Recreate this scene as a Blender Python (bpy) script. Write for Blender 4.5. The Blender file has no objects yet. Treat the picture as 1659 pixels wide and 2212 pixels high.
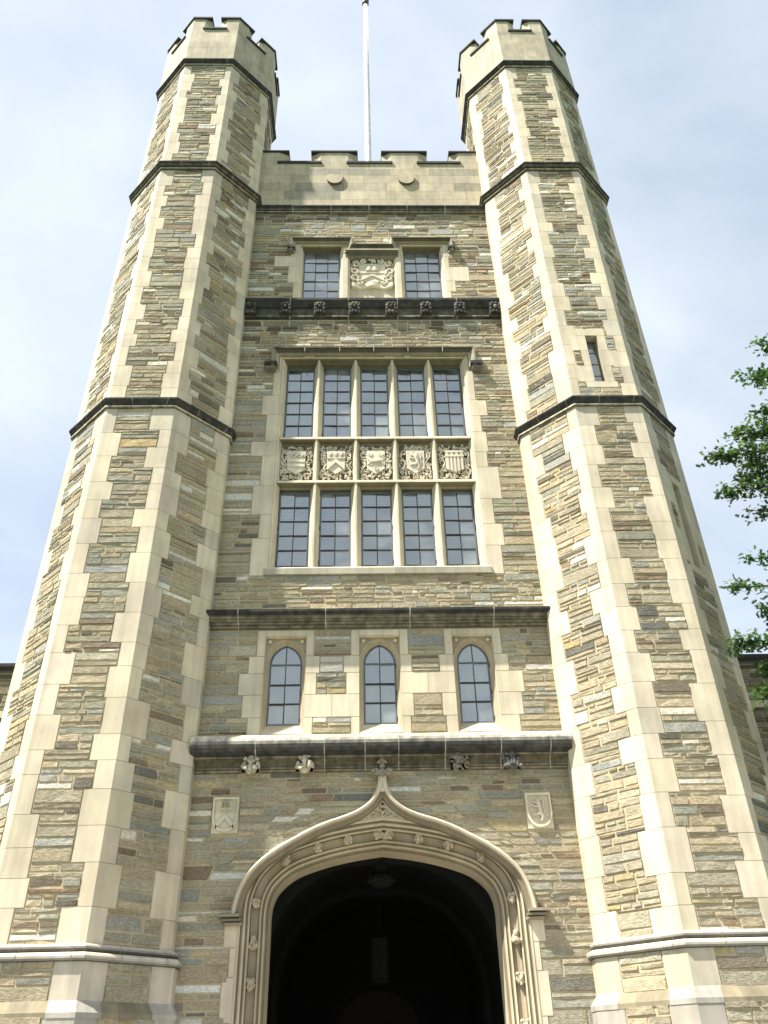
import bpy, math, random
from mathutils import Vector, Matrix

# ------------------------------------------------------------------ camera, sky, sun, exposure
S = bpy.context.scene
C = S.collection
S.render.resolution_x, S.render.resolution_y = 768, 1024
S.view_settings.view_transform = 'Standard'
S.view_settings.look = 'None'
S.view_settings.exposure = 1.3
S.view_settings.gamma = 1.0

cd = bpy.data.cameras.new('camera')
cam = bpy.data.objects.new('camera', cd); C.objects.link(cam)
r_ = Vector((0.99963888, -0.01663952, -0.02110085))
u_ = Vector((0.00781162, -0.5713832, 0.82064622))
f_ = Vector((0.02571183, 0.8205147, 0.57104688))
M = Matrix((r_, u_, -f_)).transposed().to_4x4()
M.translation = Vector((-0.27448, -13.20878, 1.6))
cam.matrix_world = M
cd.sensor_fit = 'VERTICAL'; cd.sensor_height = 24.0
cd.lens = 24.0 * 3225.886 / 4032.0
cd.clip_start = 0.1; cd.clip_end = 3000
S.camera = cam

SUN = Vector((-1.9, -1.0, 3.6)).normalized()
elev = math.asin(SUN.z); rot = math.atan2(SUN.x, SUN.y)
w = bpy.data.worlds.new('World'); S.world = w; w.use_nodes = True
nt = w.node_tree; nt.nodes.clear()
out = nt.nodes.new('ShaderNodeOutputWorld'); bg = nt.nodes.new('ShaderNodeBackground')
sky = nt.nodes.new('ShaderNodeTexSky'); sky.sky_type = 'NISHITA'; sky.sun_disc = False
sky.sun_elevation = elev; sky.sun_rotation = rot
sky.air_density = 1.0; sky.dust_density = 2.0; sky.ozone_density = 1.5
tc = nt.nodes.new('ShaderNodeTexCoord')
mp = nt.nodes.new('ShaderNodeMapping'); mp.inputs['Scale'].default_value = (1.2, 1.4, 2.0); mp.inputs['Location'].default_value = (0.35, 0.2, 0.1)
n1 = nt.nodes.new('ShaderNodeTexNoise'); n1.inputs['Scale'].default_value = 2.1; n1.inputs['Detail'].default_value = 7; n1.inputs['Roughness'].default_value = 0.52; n1.inputs['Distortion'].default_value = 0.25
rp = nt.nodes.new('ShaderNodeValToRGB')
rp.color_ramp.elements[0].position = 0.38; rp.color_ramp.elements[0].color = (0.50, 0.50, 0.50, 1)
rp.color_ramp.elements[1].position = 0.68; rp.color_ramp.elements[1].color = (0.90, 0.90, 0.90, 1)
# one thick bank of cloud, to the left of the tower
dp = nt.nodes.new('ShaderNodeVectorMath'); dp.operation = 'DOT_PRODUCT'
CL = (f_ + r_ * ((60 - 829.5) / 1769.6) + u_ * ((1106 - 640) / 1769.6)).normalized()
dp.inputs[1].default_value = CL
mr = nt.nodes.new('ShaderNodeMapRange'); mr.interpolation_type = 'SMOOTHSTEP'
mr.inputs['From Min'].default_value = 0.965; mr.inputs['From Max'].default_value = 1.0; mr.inputs['To Max'].default_value = 0.30
ad = nt.nodes.new('ShaderNodeMath'); ad.operation = 'ADD'; ad.use_clamp = True
mx = nt.nodes.new('ShaderNodeMix'); mx.data_type = 'RGBA'
mx.inputs['B'].default_value = (4.2, 4.62, 5.0, 1)
L = nt.links.new
L(tc.outputs['Generated'], mp.inputs['Vector']); L(mp.outputs['Vector'], n1.inputs['Vector']); L(n1.outputs['Fac'], rp.inputs['Fac'])
L(tc.outputs['Generated'], dp.inputs[0]); L(dp.outputs['Value'], mr.inputs['Value'])
L(rp.outputs['Color'], ad.inputs[0]); L(mr.outputs['Result'], ad.inputs[1]); L(ad.outputs['Value'], mx.inputs['Factor'])
L(sky.outputs['Color'], mx.inputs['A']); L(mx.outputs['Result'], bg.inputs['Color']); L(bg.outputs['Background'], out.inputs['Surface'])
bg.inputs['Strength'].default_value = 0.09
sl = bpy.data.lights.new('sun', 'SUN'); so = bpy.data.objects.new('sun', sl); C.objects.link(so)
sl.energy = 5.0; sl.angle = math.radians(1.0); sl.color = (1.0, 0.94, 0.83)
so.rotation_euler = (-SUN).to_track_quat('-Z', 'Y').to_euler()

# ------------------------------------------------------------------ materials
MATS = {}
def new_mat(name):
    m = bpy.data.materials.new(name); m.use_nodes = True; MATS[name] = m
    return m, m.node_tree.nodes, m.node_tree.links, m.node_tree.nodes['Principled BSDF']

def stone_mat(name, stretch, nscale, lo, hi, bump, dist, rough=0.9, streak=0.0):
    m, N, K, P = new_mat(name)
    at = N.new('ShaderNodeAttribute'); at.attribute_name = 'tint'
    t = N.new('ShaderNodeTexCoord'); mpp = N.new('ShaderNodeMapping'); mpp.inputs['Scale'].default_value = stretch
    a = N.new('ShaderNodeTexNoise'); a.inputs['Scale'].default_value = nscale; a.inputs['Detail'].default_value = 9; a.inputs['Roughness'].default_value = 0.68
    K.new(t.outputs['Object'], mpp.inputs['Vector']); K.new(mpp.outputs['Vector'], a.inputs['Vector'])
    mrr = N.new('ShaderNodeMapRange'); mrr.inputs['From Min'].default_value = 0.3; mrr.inputs['From Max'].default_value = 0.7
    mrr.inputs['To Min'].default_value = lo; mrr.inputs['To Max'].default_value = hi
    K.new(a.outputs['Fac'], mrr.inputs['Value'])
    b = N.new('ShaderNodeTexNoise'); b.inputs['Scale'].default_value = 1.1; b.inputs['Detail'].default_value = 5
    K.new(t.outputs['Object'], b.inputs['Vector'])
    m2 = N.new('ShaderNodeMapRange'); m2.inputs['From Min'].default_value = 0.35; m2.inputs['From Max'].default_value = 0.65
    m2.inputs['To Min'].default_value = 0.84; m2.inputs['To Max'].default_value = 1.06
    K.new(b.outputs['Fac'], m2.inputs['Value'])
    mu = N.new('ShaderNodeMath'); mu.operation = 'MULTIPLY'; K.new(mrr.outputs['Result'], mu.inputs[0]); K.new(m2.outputs['Result'], mu.inputs[1])
    fac = mu
    if streak:
        mp3 = N.new('ShaderNodeMapping'); mp3.inputs['Scale'].default_value = (9, 9, 0.5)
        s = N.new('ShaderNodeTexNoise'); s.inputs['Scale'].default_value = 1.0; s.inputs['Detail'].default_value = 4
        K.new(t.outputs['Object'], mp3.inputs['Vector']); K.new(mp3.outputs['Vector'], s.inputs['Vector'])
        m3 = N.new('ShaderNodeMapRange'); m3.inputs['From Min'].default_value = 0.35; m3.inputs['From Max'].default_value = 0.6
        m3.inputs['To Min'].default_value = 1 - streak; m3.inputs['To Max'].default_value = 1.0
        K.new(s.outputs['Fac'], m3.inputs['Value'])
        mv = N.new('ShaderNodeMath'); mv.operation = 'MULTIPLY'; K.new(mu.outputs[0], mv.inputs[0]); K.new(m3.outputs['Result'], mv.inputs[1])
        fac = mv
    vm = N.new('ShaderNodeVectorMath'); vm.operation = 'SCALE'
    K.new(at.outputs['Color'], vm.inputs[0]); K.new(fac.outputs[0], vm.inputs['Scale'])
    K.new(vm.outputs['Vector'], P.inputs['Base Color'])
    bp = N.new('ShaderNodeBump'); bp.inputs['Strength'].default_value = bump; bp.inputs['Distance'].default_value = dist
    K.new(a.outputs['Fac'], bp.inputs['Height']); K.new(bp.outputs['Normal'], P.inputs['Normal'])
    P.inputs['Roughness'].default_value = rough; P.inputs['Specular IOR Level'].default_value = 0.2
    return m

RUB = stone_mat('schist_rubble', (5, 5, 11), 3.4, 0.64, 1.40, 0.9, 0.022)
MOR = stone_mat('mortar', (1, 1, 1), 9, 0.8, 1.15, 0.5, 0.01)
LIM = stone_mat('limestone', (1, 1, .7), 3.2, 0.86, 1.08, 0.25, 0.006, 0.8, 0.13)
WEA = stone_mat('weathered_limestone', (2, 2, 1), 2.2, 0.74, 1.14, 0.3, 0.008, 0.8, 0.12)

STN = stone_mat('stained_limestone', (1.3, 1.3, 2.2), 4.5, 0.45, 1.5, 0.4, 0.01, 0.85, 0.35)
GRM = stone_mat('grimy_carved_stone', (1, 1, 1), 22, 0.22, 1.25, 0.3, 0.006, 0.85, 0.0)
def plain(name, col, rough=0.6, metal=0.0, spec=0.4):
    m, N, K, P = new_mat(name)
    t = N.new('ShaderNodeTexCoord'); a = N.new('ShaderNodeTexNoise'); a.inputs['Scale'].default_value = 6; a.inputs['Detail'].default_value = 5
    K.new(t.outputs['Object'], a.inputs['Vector'])
    r = N.new('ShaderNodeValToRGB')
    r.color_ramp.elements[0].position = 0.3; r.color_ramp.elements[1].position = 0.7
    r.color_ramp.elements[0].color = (*[c * 0.82 for c in col], 1); r.color_ramp.elements[1].color = (*[min(1, c * 1.12) for c in col], 1)
    K.new(a.outputs['Fac'], r.inputs['Fac']); K.new(r.outputs['Color'], P.inputs['Base Color'])
    P.inputs['Roughness'].default_value = rough; P.inputs['Metallic'].default_value = metal; P.inputs['Specular IOR Level'].default_value = spec
    return m
STEEL = plain('painted_steel', (0.11, 0.135, 0.155), 0.45)
BAR = plain('glazing_lead', (0.030, 0.025, 0.022), 0.6)
WHITE = plain('white_paint', (0.80, 0.79, 0.78), 0.4)
BRASS = plain('old_bronze', (0.10, 0.08, 0.07), 0.5, 0.3)
IRON = plain('black_iron', (0.006, 0.006, 0.006), 0.7, 0.0, 0.1)
DARKST = plain('passage_stone', (0.008, 0.0095, 0.0095), 0.9)  # both passage stones near black: deep shade put into the colour
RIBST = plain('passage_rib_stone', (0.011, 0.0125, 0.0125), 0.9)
ROOM = plain('room_plaster', (0.40, 0.40, 0.40), 0.9)
BLIND = plain('window_blind_fabric', (0.80, 0.82, 0.83), 0.8)
LEAD = plain('lead_roof', (0.16, 0.17, 0.18), 0.6)
BARK = plain('oak_bark', (0.06, 0.048, 0.035), 0.9)
LAWN = plain('lawn_grass', (0.06, 0.10, 0.03), 1.0)
PATH = plain('flagstone_paving', (0.28, 0.265, 0.235), 0.9)
LAMPG = plain('lantern_glass', (0.009, 0.0105, 0.010), 0.8, 0.0, 0.05)
DOOR = plain('dark_oak_door', (0.02, 0.016, 0.012), 0.7)

def glass_mat():
    m, N, K, P = new_mat('window_glass')
    N.remove(P); o = N['Material Output']
    lw = N.new('ShaderNodeFresnel'); lw.inputs['IOR'].default_value = 3.6
    t = N.new('ShaderNodeTexCoord'); a = N.new('ShaderNodeTexNoise'); a.inputs['Scale'].default_value = 2.2; a.inputs['Detail'].default_value = 2
    K.new(t.outputs['Object'], a.inputs['Vector'])
    b = N.new('ShaderNodeBump'); b.inputs['Strength'].default_value = 0.15; b.inputs['Distance'].default_value = 0.012; K.new(a.outputs['Fac'], b.inputs['Height'])
    g = N.new('ShaderNodeBsdfGlossy'); g.inputs['Roughness'].default_value = 0.02; g.inputs['Color'].default_value = (0.97, 1, 0.97, 1); K.new(b.outputs['Normal'], g.inputs['Normal'])
    tr = N.new('ShaderNodeBsdfTransparent'); tr.inputs['Color'].default_value = (0.80, 0.86, 0.90, 1)
    K.new(b.outputs['Normal'], lw.inputs['Normal'])
    x = N.new('ShaderNodeMixShader'); K.new(lw.outputs['Fac'], x.inputs['Fac']); K.new(tr.outputs[0], x.inputs[1]); K.new(g.outputs[0], x.inputs[2])
    df = N.new('ShaderNodeBsdfDiffuse'); df.inputs['Color'].default_value = (0.60, 0.66, 0.68, 1)      # dusty haze, added to brighten the panes and vary their reflection
    dn = N.new('ShaderNodeTexNoise'); dn.inputs['Scale'].default_value = 1.6; dn.inputs['Detail'].default_value = 5; K.new(t.outputs['Object'], dn.inputs['Vector'])
    dr = N.new('ShaderNodeMapRange'); dr.inputs['From Min'].default_value = 0.35; dr.inputs['From Max'].default_value = 0.65; dr.inputs['To Min'].default_value = 0.03; dr.inputs['To Max'].default_value = 0.30
    K.new(dn.outputs['Fac'], dr.inputs['Value'])
    y = N.new('ShaderNodeMixShader'); K.new(dr.outputs['Result'], y.inputs['Fac']); K.new(x.outputs[0], y.inputs[1]); K.new(df.outputs[0], y.inputs[2])
    K.new(y.outputs[0], o.inputs['Surface'])
    return m
GLASS = glass_mat()

def leaf_mat():
    m, N, K, P = new_mat('oak_leaf')
    at = N.new('ShaderNodeAttribute'); at.attribute_name = 'tint'
    K.new(at.outputs['Color'], P.inputs['Base Color']); P.inputs['Roughness'].default_value = 0.5
    tl = N.new('ShaderNodeBsdfTranslucent')
    v = N.new('ShaderNodeVectorMath'); v.operation = 'MULTIPLY'; v.inputs[1].default_value = (1.5, 1.6, 0.6); K.new(at.outputs['Color'], v.inputs[0]); K.new(v.outputs[0], tl.inputs['Color'])
    x = N.new('ShaderNodeMixShader'); x.inputs['Fac'].default_value = 0.4
    K.new(P.outputs[0], x.inputs[1]); K.new(tl.outputs[0], x.inputs[2]); K.new(x.outputs[0], N['Material Output'].inputs['Surface'])
    return m
LEAF = leaf_mat()

# ------------------------------------------------------------------ mesh helpers
class MB:
    def __init__(s): s.v = []; s.f = []; s.t = []; s.m = []
    def face(s, pts, tint=(1, 1, 1), mi=0):
        b = len(s.v); s.v.extend(pts); s.f.append(tuple(range(b, b + len(pts)))); s.t.append(tint); s.m.append(mi)
    def add(s, verts, faces, tint=(1, 1, 1), mi=0):
        b = len(s.v); s.v.extend(verts)
        for f in faces:
            s.f.append(tuple(i + b for i in f)); s.t.append(tint); s.m.append(mi)
    def build(s, name, parent=None, mats=(LIM,), smooth=False):
        me = bpy.data.meshes.new(name); me.from_pydata([tuple(p) for p in s.v], [], s.f)
        for m in mats: me.materials.append(m)
        a = me.attributes.new('tint', 'FLOAT_COLOR', 'FACE')
        a.data.foreach_set('color', [c for t in s.t for c in (t[0], t[1], t[2], 1.0)])
        me.polygons.foreach_set('material_index', s.m)
        if smooth: me.polygons.foreach_set('use_smooth', [True] * len(s.f))
        me.update()
        o = bpy.data.objects.new(name, me); C.objects.link(o)
        if parent is not None: o.parent = parent
        return o

class Fr:
    def __init__(s, o, n):
        s.o = Vector(o); s.n = Vector(n).normalized(); s.u = Vector((0, 0, 1)).cross(s.n)
    def p(s, u, z, d=0.0):
        return (s.o.x + s.u.x * u + s.n.x * d, s.o.y + s.u.y * u + s.n.y * d, s.o.z + z)
FA = Fr((0, 0, 0), (0, -1, 0))          # the facade: u = x, d = towards the viewer

def empty(name, loc=(0, 0, 0), parent=None):
    o = bpy.data.objects.new(name, None); C.objects.link(o); o.location = loc; o.empty_display_size = 0.3
    if parent is not None: o.parent = parent
    return o
def tag(o, label=None, cat=None, group=None, kind=None):
    if label: o['label'] = label
    if cat: o['category'] = cat
    if group: o['group'] = group
    if kind: o['kind'] = kind
    return o

def block(mb, fr, q, db, df, bev=(.01, .01, .01, .01), tint=(1, 1, 1), n=1, jit=0.0, rng=None, mi=0):
    (a0, b0), (a1, b1), (a2, b2), (a3, b3) = q
    l, r, bo, to = bev
    V = []
    for i in range(n + 1):
        t = i / n
        V.append(fr.p(a0 + (a1 - a0) * t, b0 + (b1 - b0) * t, db)); V.append(fr.p(a3 + (a2 - a3) * t, b3 + (b2 - b3) * t, db))
    A0, A1, A2, A3 = a0 + l, a1 - r, a2 - r, a3 + l
    for i in range(n + 1):
        t = i / n
        j1 = df + (rng.uniform(-jit, jit) if jit else 0); j2 = df + (rng.uniform(-jit, jit) if jit else 0)
        V.append(fr.p(A0 + (A1 - A0) * t, b0 + bo + (b1 - b0) * t, j1)); V.append(fr.p(A3 + (A2 - A3) * t, b3 - to + (b2 - b3) * t, j2))
    o = 2 * (n + 1); F = []
    for i in range(n):
        F.append((o + 2 * i, o + 2 * i + 2, o + 2 * i + 3, o + 2 * i + 1))
        F.append((2 * i, 2 * i + 2, o + 2 * i + 2, o + 2 * i)); F.append((2 * i + 1, o + 2 * i + 1, o + 2 * i + 3, 2 * i + 3))
    F.append((0, o, o + 1, 1)); F.append((2 * n, 2 * n + 1, o + 2 * n + 1, o + 2 * n))
    mb.add(V, F, tint, mi)

def rect(u0, u1, z0, z1): return ((u0, z0), (u1, z0), (u1, z1), (u0, z1))
def fbox(mb, fr, u0, u1, z0, z1, d0, d1, tint=(1, 1, 1), bev=0.0, mi=0):
    block(mb, fr, rect(u0, u1, z0, z1), d0, d1, (bev,) * 4, tint, mi=mi)

PAL = [(58, (.334, .298, .214)), (16, (.392, .342, .242)), (13, (.292, .282, .226)), (5, (.315, .312, .278)), (4.5, (.200, .162, .118)), (1.5, (.23, .172, .122)),
       (2, (.40, .33, .19)), (3.5, (.155, .148, .125)), (5, (.60, .58, .51))]
PALW = [p[0] for p in PAL]
def stone_tint(rng, hi=0.0):
    wts = list(PALW)
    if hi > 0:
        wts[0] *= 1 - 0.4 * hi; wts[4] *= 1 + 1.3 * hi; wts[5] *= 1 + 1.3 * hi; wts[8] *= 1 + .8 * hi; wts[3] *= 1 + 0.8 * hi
    c = rng.choices([p[1] for p in PAL], wts)[0]
    k = rng.gauss(1.0, 0.085); k = max(.75, min(1.3, k)); d = rng.uniform(-.06, .06)
    return (c[0] * k * (1 + d), c[1] * k, c[2] * k * (1 - d))

def cut(rng, u0, u1, z0, z1, outl):
    wd, h = u1 - u0, z1 - z0
    if wd < 0.04 or h < 0.02: return
    if h > 0.34 or (h > 0.27 and wd > 0.5):
        k = rng.uniform(.38, .62); zz = z0 + h * k; cut(rng, u0, u1, z0, zz, outl); cut(rng, u0, u1, zz, z1, outl)
    elif wd > rng.uniform(.75, 1.25):
        k = rng.uniform(.3, .7); uu = u0 + wd * k; cut(rng, u0, uu, z0, z1, outl); cut(rng, uu, u1, z0, z1, outl)
    elif h > 0.23 or (h > 0.145 and rng.random() < .65):
        k = rng.uniform(.32, .68); zz = z0 + h * k; cut(rng, u0, u1, z0, zz, outl); cut(rng, u0, u1, zz, z1, outl)
    elif wd > 0.74 or (wd > 0.3 and wd > h * 4.0 and rng.random() < .5):
        k = rng.uniform(.28, .72); uu = u0 + wd * k; cut(rng, u0, uu, z0, z1, outl); cut(rng, uu, u1, z0, z1, outl)
    else: outl.append((u0, u1, z0, z1))

def rubble(mb, fr, u0, u1, z0, z1, rng, base=0.0, hi=0.0, slant=None, mi=0, dark=1.0):
    L_ = []; cut(rng, u0, u1, z0, z1, L_)
    for (a, b, c, d) in L_:
        g = 0.008
        wdt = b - a
        s0, s1 = rng.uniform(-.006, .006), rng.uniform(-.006, .006)
        if wdt > .25 and rng.random() < .22: s1 = rng.choice((-1, 1)) * rng.uniform(.02, .05)
        t = [rng.uniform(-.004, .004) for _ in range(4)]
        q = [[a + g, c + g + t[0]], [b - g, c + g + t[1]], [b - g, d - g + t[2]], [a + g, d - g + t[3]]]
        if slant:
            def sx(u, z):
                k0 = slant[0](z); k1 = slant[1](z); return k0 + (k1 - k0) * (u - u0) / (u1 - u0)
            q = [[sx(x, z), z] for x, z in q]
        elif b < u1 - 0.05 and abs(s1) > .01:
            q[2][0] -= abs(s1)
        ti = stone_tint(rng, hi); ti = tuple(x * dark for x in ti)
        n = 1 if wdt < .22 else 2 if wdt < .5 else 3
        bv = 0.010
        block(mb, fr, [tuple(x) for x in q], base - .03, base + rng.uniform(-.004, .014), (bv, bv, bv, bv), ti, n, 0.006, rng, mi)

def bands(obs, x0, x1, z0, z1):
    zs = sorted({z0, z1} | {z for o in obs for z in (o[2], o[3]) if z0 < z < z1})
    R_ = []
    for za, zb in zip(zs, zs[1:]):
        if zb - za < 1e-4: continue
        zm = (za + zb) / 2; iv = [(x0, x1)]
        for a, b, c, d in obs:
            if c < zm < d:
                nv = []
                for p, q in iv:
                    if b <= p or a >= q: nv.append((p, q)); continue
                    if a > p: nv.append((p, a))
                    if b < q: nv.append((b, q))
                iv = nv
        R_.append((za, zb, iv))
    return R_

def sweep(mb, path, prof, tint, fr=FA, tints=None, segt=None):
    n = len(path); N_ = []
    for i in range(n):
        def tn(a, b):
            dx, dz = b[0] - a[0], b[1] - a[1]; l = math.hypot(dx, dz) or 1; return (dz / l, -dx / l)
        if i == 0: nn = tn(path[0], path[1])
        elif i == n - 1: nn = tn(path[-2], path[-1])
        else:
            a, b = tn(path[i - 1], path[i]), tn(path[i], path[i + 1]); sx, sz = a[0] + b[0], a[1] + b[1]; l2 = sx * sx + sz * sz
            k = 2 / l2 if l2 > .3 else 6; nn = (sx * k, sz * k)
        N_.append(nn)
    V = [fr.p(path[i][0] + e * N_[i][0], path[i][1] + e * N_[i][1], d) for i in range(n) for e, d in prof]
    m = len(prof)
    b = len(mb.v); mb.v.extend(V)
    for i in range(n - 1):
        for j in range(m - 1):
            mb.f.append((b + i * m + j, b + (i + 1) * m + j, b + (i + 1) * m + j + 1, b + i * m + j + 1))
            mb.t.append(segt[i][j] if segt and i in segt else (tints[j] if tints else tint)); mb.m.append(0)
    for i in (0, n - 1):
        mb.f.append(tuple(b + i * m + j for j in range(m))); mb.t.append(tints[0] if tints else tint); mb.m.append(0)

def extrude_x(mb, prof, tints, x0, x1, joints=(), fr=FA, jtint=(.46, .43, .36), rng=None):
    xs = [x0]
    for j in joints: xs += [j - .008, j + .008]
    xs.append(x1)
    for i in range(len(xs) - 1):
        isj = i % 2 == 1
        k = 1.0 if isj else (rng.uniform(.85, 1.15) if rng else 1)
        for j in range(len(prof) - 1):
            (d0, z0), (d1, z1) = prof[j], prof[j + 1]
            ee = 0.0015 if isj else 0
            t = jtint if isj else tuple(min(.8, c * k) for c in tints[j])
            mb.face([fr.p(xs[i], z0, d0 + ee), fr.p(xs[i + 1], z0, d0 + ee), fr.p(xs[i + 1], z1, d1 + ee), fr.p(xs[i], z1, d1 + ee)], t)
    for x in (x0, x1): mb.face([fr.p(x, z, d) for d, z in prof], tints[0])

def plate(mb, fr, poly, d0, d1, tint, mi=0):
    n = len(poly)
    V = [fr.p(u, z, d1) for u, z in poly] + [fr.p(u, z, d0) for u, z in poly]
    mb.add(V, [tuple(range(n))] + [(i, i + n, (i + 1) % n + n, (i + 1) % n) for i in range(n)], tint, mi)

def ball(mb, c, r, tint, seg=8, rings=5, mi=0):
    if not isinstance(r, (tuple, list)): r = (r, r, r)
    V = [(c[0], c[1], c[2] - r[2])]
    for i in range(1, rings):
        ph = -math.pi / 2 + math.pi * i / rings
        for j in range(seg):
            th = 2 * math.pi * j / seg
            V.append((c[0] + r[0] * math.cos(ph) * math.cos(th), c[1] + r[1] * math.cos(ph) * math.sin(th), c[2] + r[2] * math.sin(ph)))
    V.append((c[0], c[1], c[2] + r[2])); F = []
    for j in range(seg):
        F.append((0, 1 + (j + 1) % seg, 1 + j)); F.append((len(V) - 1, 1 + (rings - 2) * seg + j, 1 + (rings - 2) * seg + (j + 1) % seg))
        for i in range(rings - 2):
            a = 1 + i * seg + j; b = 1 + i * seg + (j + 1) % seg; F.append((a, b, b + seg, a + seg))
    mb.add(V, F, tint, mi)

def tube(mb, pts, rad, tint, seg=6, mi=0):
    pts = [Vector(p) for p in pts]; n = len(pts)
    if not isinstance(rad, (list, tuple)): rad = [rad] * n
    V = []; prev = None
    for i, p in enumerate(pts):
        t = (pts[min(i + 1, n - 1)] - pts[max(i - 1, 0)]).normalized()
        a = prev if prev is not None else (Vector((0, 0, 1)) if abs(t.z) < .9 else Vector((1, 0, 0)))
        a = (a - t * a.dot(t)).normalized(); prev = a; b = t.cross(a)
        for k in range(seg):
            th = 2 * math.pi * k / seg; q = p + (a * math.cos(th) + b * math.sin(th)) * rad[i]; V.append(tuple(q))
    F = [(i * seg + k, i * seg + (k + 1) % seg, (i + 1) * seg + (k + 1) % seg, (i + 1) * seg + k) for i in range(n - 1) for k in range(seg)]
    F += [tuple(range(seg - 1, -1, -1)), tuple((n - 1) * seg + k for k in range(seg))]
    mb.add(V, F, tint, mi)

def remeshed(mb, name, parent, voxel, tint, mat=LIM):
    """fuse overlapping lumps into one continuous carved surface"""
    me = bpy.data.meshes.new('tmp'); me.from_pydata([tuple(p) for p in mb.v], [], mb.f)
    o = bpy.data.objects.new('tmp', me); C.objects.link(o)
    md = o.modifiers.new('r', 'REMESH'); md.mode = 'VOXEL'; md.voxel_size = voxel
    dg = bpy.context.evaluated_depsgraph_get(); dg.update()
    nm = bpy.data.meshes.new_from_object(o.evaluated_get(dg))
    bpy.data.objects.remove(o); bpy.data.meshes.remove(me)
    nm.name = name; nm.materials.clear(); nm.materials.append(mat)
    a = nm.attributes.get('tint') or nm.attributes.new('tint', 'FLOAT_COLOR', 'FACE')
    a.data.foreach_set('color', [c for _ in range(len(nm.polygons)) for c in (*tint, 1.0)])
    ob = bpy.data.objects.new(name, nm); C.objects.link(ob)
    if parent is not None: ob.parent = parent
    return ob

def spline(pts, k=6):
    o = []
    for i in range(len(pts) - 1):
        p0 = pts[max(i - 1, 0)]; p1 = pts[i]; p2 = pts[i + 1]; p3 = pts[min(i + 2, len(pts) - 1)]
        for j in range(k):
            t = j / k
            o.append(tuple(.5 * ((2 * p1[c]) + (-p0[c] + p2[c]) * t + (2 * p0[c] - 5 * p1[c] + 4 * p2[c] - p3[c]) * t * t + (-p0[c] + 3 * p1[c] - 3 * p2[c] + p3[c]) * t ** 3) for c in range(len(p1))))
    o.append(tuple(pts[-1])); return o

def arch_pts(hw, zs, za, n=10):
    h = za - zs; x0 = (h * h - hw * hw) / (2 * hw); R = hw + x0; T = math.atan2(h, x0)
    right = [(-x0 + R * math.cos(T * i / n), zs + R * math.sin(T * i / n)) for i in range(n + 1)]
    right[-1] = (0.0, za)
    return right + [(-x, z) for x, z in right[-2::-1]]

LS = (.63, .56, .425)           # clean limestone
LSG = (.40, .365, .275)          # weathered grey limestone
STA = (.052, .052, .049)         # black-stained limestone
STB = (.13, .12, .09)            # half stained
MORT = (.44, .375, .25)
def ls(rng, base=LS, v=.05):
    k = 1 + rng.uniform(-v, v); return (base[0] * k, base[1] * k * (1 + rng.uniform(-.01, .01)), base[2] * k * (1 + rng.uniform(-.03, .03)))

# ------------------------------------------------------------------ ground
g = MB(); g.face([(-900, -900, 0), (900, -900, 0), (900, 900, 0), (-900, 900, 0)], LS); o = g.build('lawn', None, (LAWN,)); tag(o, kind='structure')
g = MB(); g.face([(-3.5, -60, .004), (3.5, -60, .004), (3.5, -16, .004), (-3.5, -16, .004)]); g.face([(-11, -16, .004), (11, -16, .004), (11, -2.2, .004), (-11, -2.2, .004)]); g.face([(-14, -2.2, .004), (14, -2.2, .004), (14, 0.6, .004), (-14, 0.6, .004)]); g.face([(-2.3, .6, .004), (2.3, .6, .004), (2.3, 9.4, .004), (-2.3, 9.4, .004)])  # unseen forecourt paving, widened to bounce light up onto the facade
o = g.build('path', None, (PATH,)); tag(o, kind='structure')

# ------------------------------------------------------------------ the gate tower
tower = empty('gate_tower', (0, 0, 0))
tag(tower, 'tall stone gate tower with two octagonal turrets, tall windows and a dark arched gateway', 'tower')
HW = 3.01                          # half width of the wall between the turrets
XT, YT, R0 = 4.6, 0.446, 1.592
K8 = math.tan(math.pi / 8)

# outline of the arched opening (right half, bottom to apex) and of the hood above it
OPEN_R = [(1.73, 0.0), (1.73, 1.9), (1.73, 3.2)] + spline([(1.73, 3.45), (1.73, 3.74), (1.69, 3.93), (1.59, 4.09), (1.34, 4.275), (.91, 4.42), (.46, 4.515), (0, 4.575)], 5)
OPEN = OPEN_R + [(-x, z) for x, z in OPEN_R[-2::-1]]
HOOD_R = spline([(2.225, 3.63), (2.20, 3.80), (2.13, 4.03), (1.98, 4.26), (1.70, 4.49), (1.22, 4.76), (.90, 4.90), (.60, 4.995), (.38, 5.085), (.20, 5.215), (.095, 5.36), (.05, 5.50), (.042, 5.62)], 5)
def hood_x(z):
    if z < HOOD_R[0][1]: return 2.16
    for (xa, za), (xb, zb) in zip(HOOD_R, HOOD_R[1:]):
        if za <= z <= zb: return xa + (xb - xa) * (z - za) / max(zb - za, 1e-6)
    return 0.0

# ashlar round the windows: (x0, x1, z0, z1) blocks; obstacles for the rubble
ashlar = {'top': [], 'big': [], 'arch': []}
TOPZ0, TOPZ1 = 16.93, 19.08
for a, b, e in [(18.62, 19.08, 2.03), (18.22, 18.62, 2.42), (17.62, 18.22, 2.06), (16.93, 17.62, 1.92)]: ashlar['top'].append((-e, -1.80, a, b))
for a, b, e in [(18.62, 19.08, 2.03), (18.20, 18.62, 1.92), (17.68, 18.20, 2.39), (17.30, 17.68, 2.03), (16.93, 17.30, 1.90)]: ashlar['top'].append((1.80, e, a, b))
ashlar['top'] += [(-.72, -.60, 16.93, 18.8), (.60, .72, 16.93, 18.8)]
for a, b, e in [(14.62, 15.1, 2.12), (13.9, 14.62, 2.22), (13.35, 13.9, 2.42), (12.6, 13.35, 2.30), (12.22, 12.6, 2.58), (11.45, 12.22, 2.33), (10.75, 11.45, 2.46), (10.2, 10.75, 2.28), (9.37, 10.2, 2.40)]: ashlar['big'].append((-e, -2.06, a, b))
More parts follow.
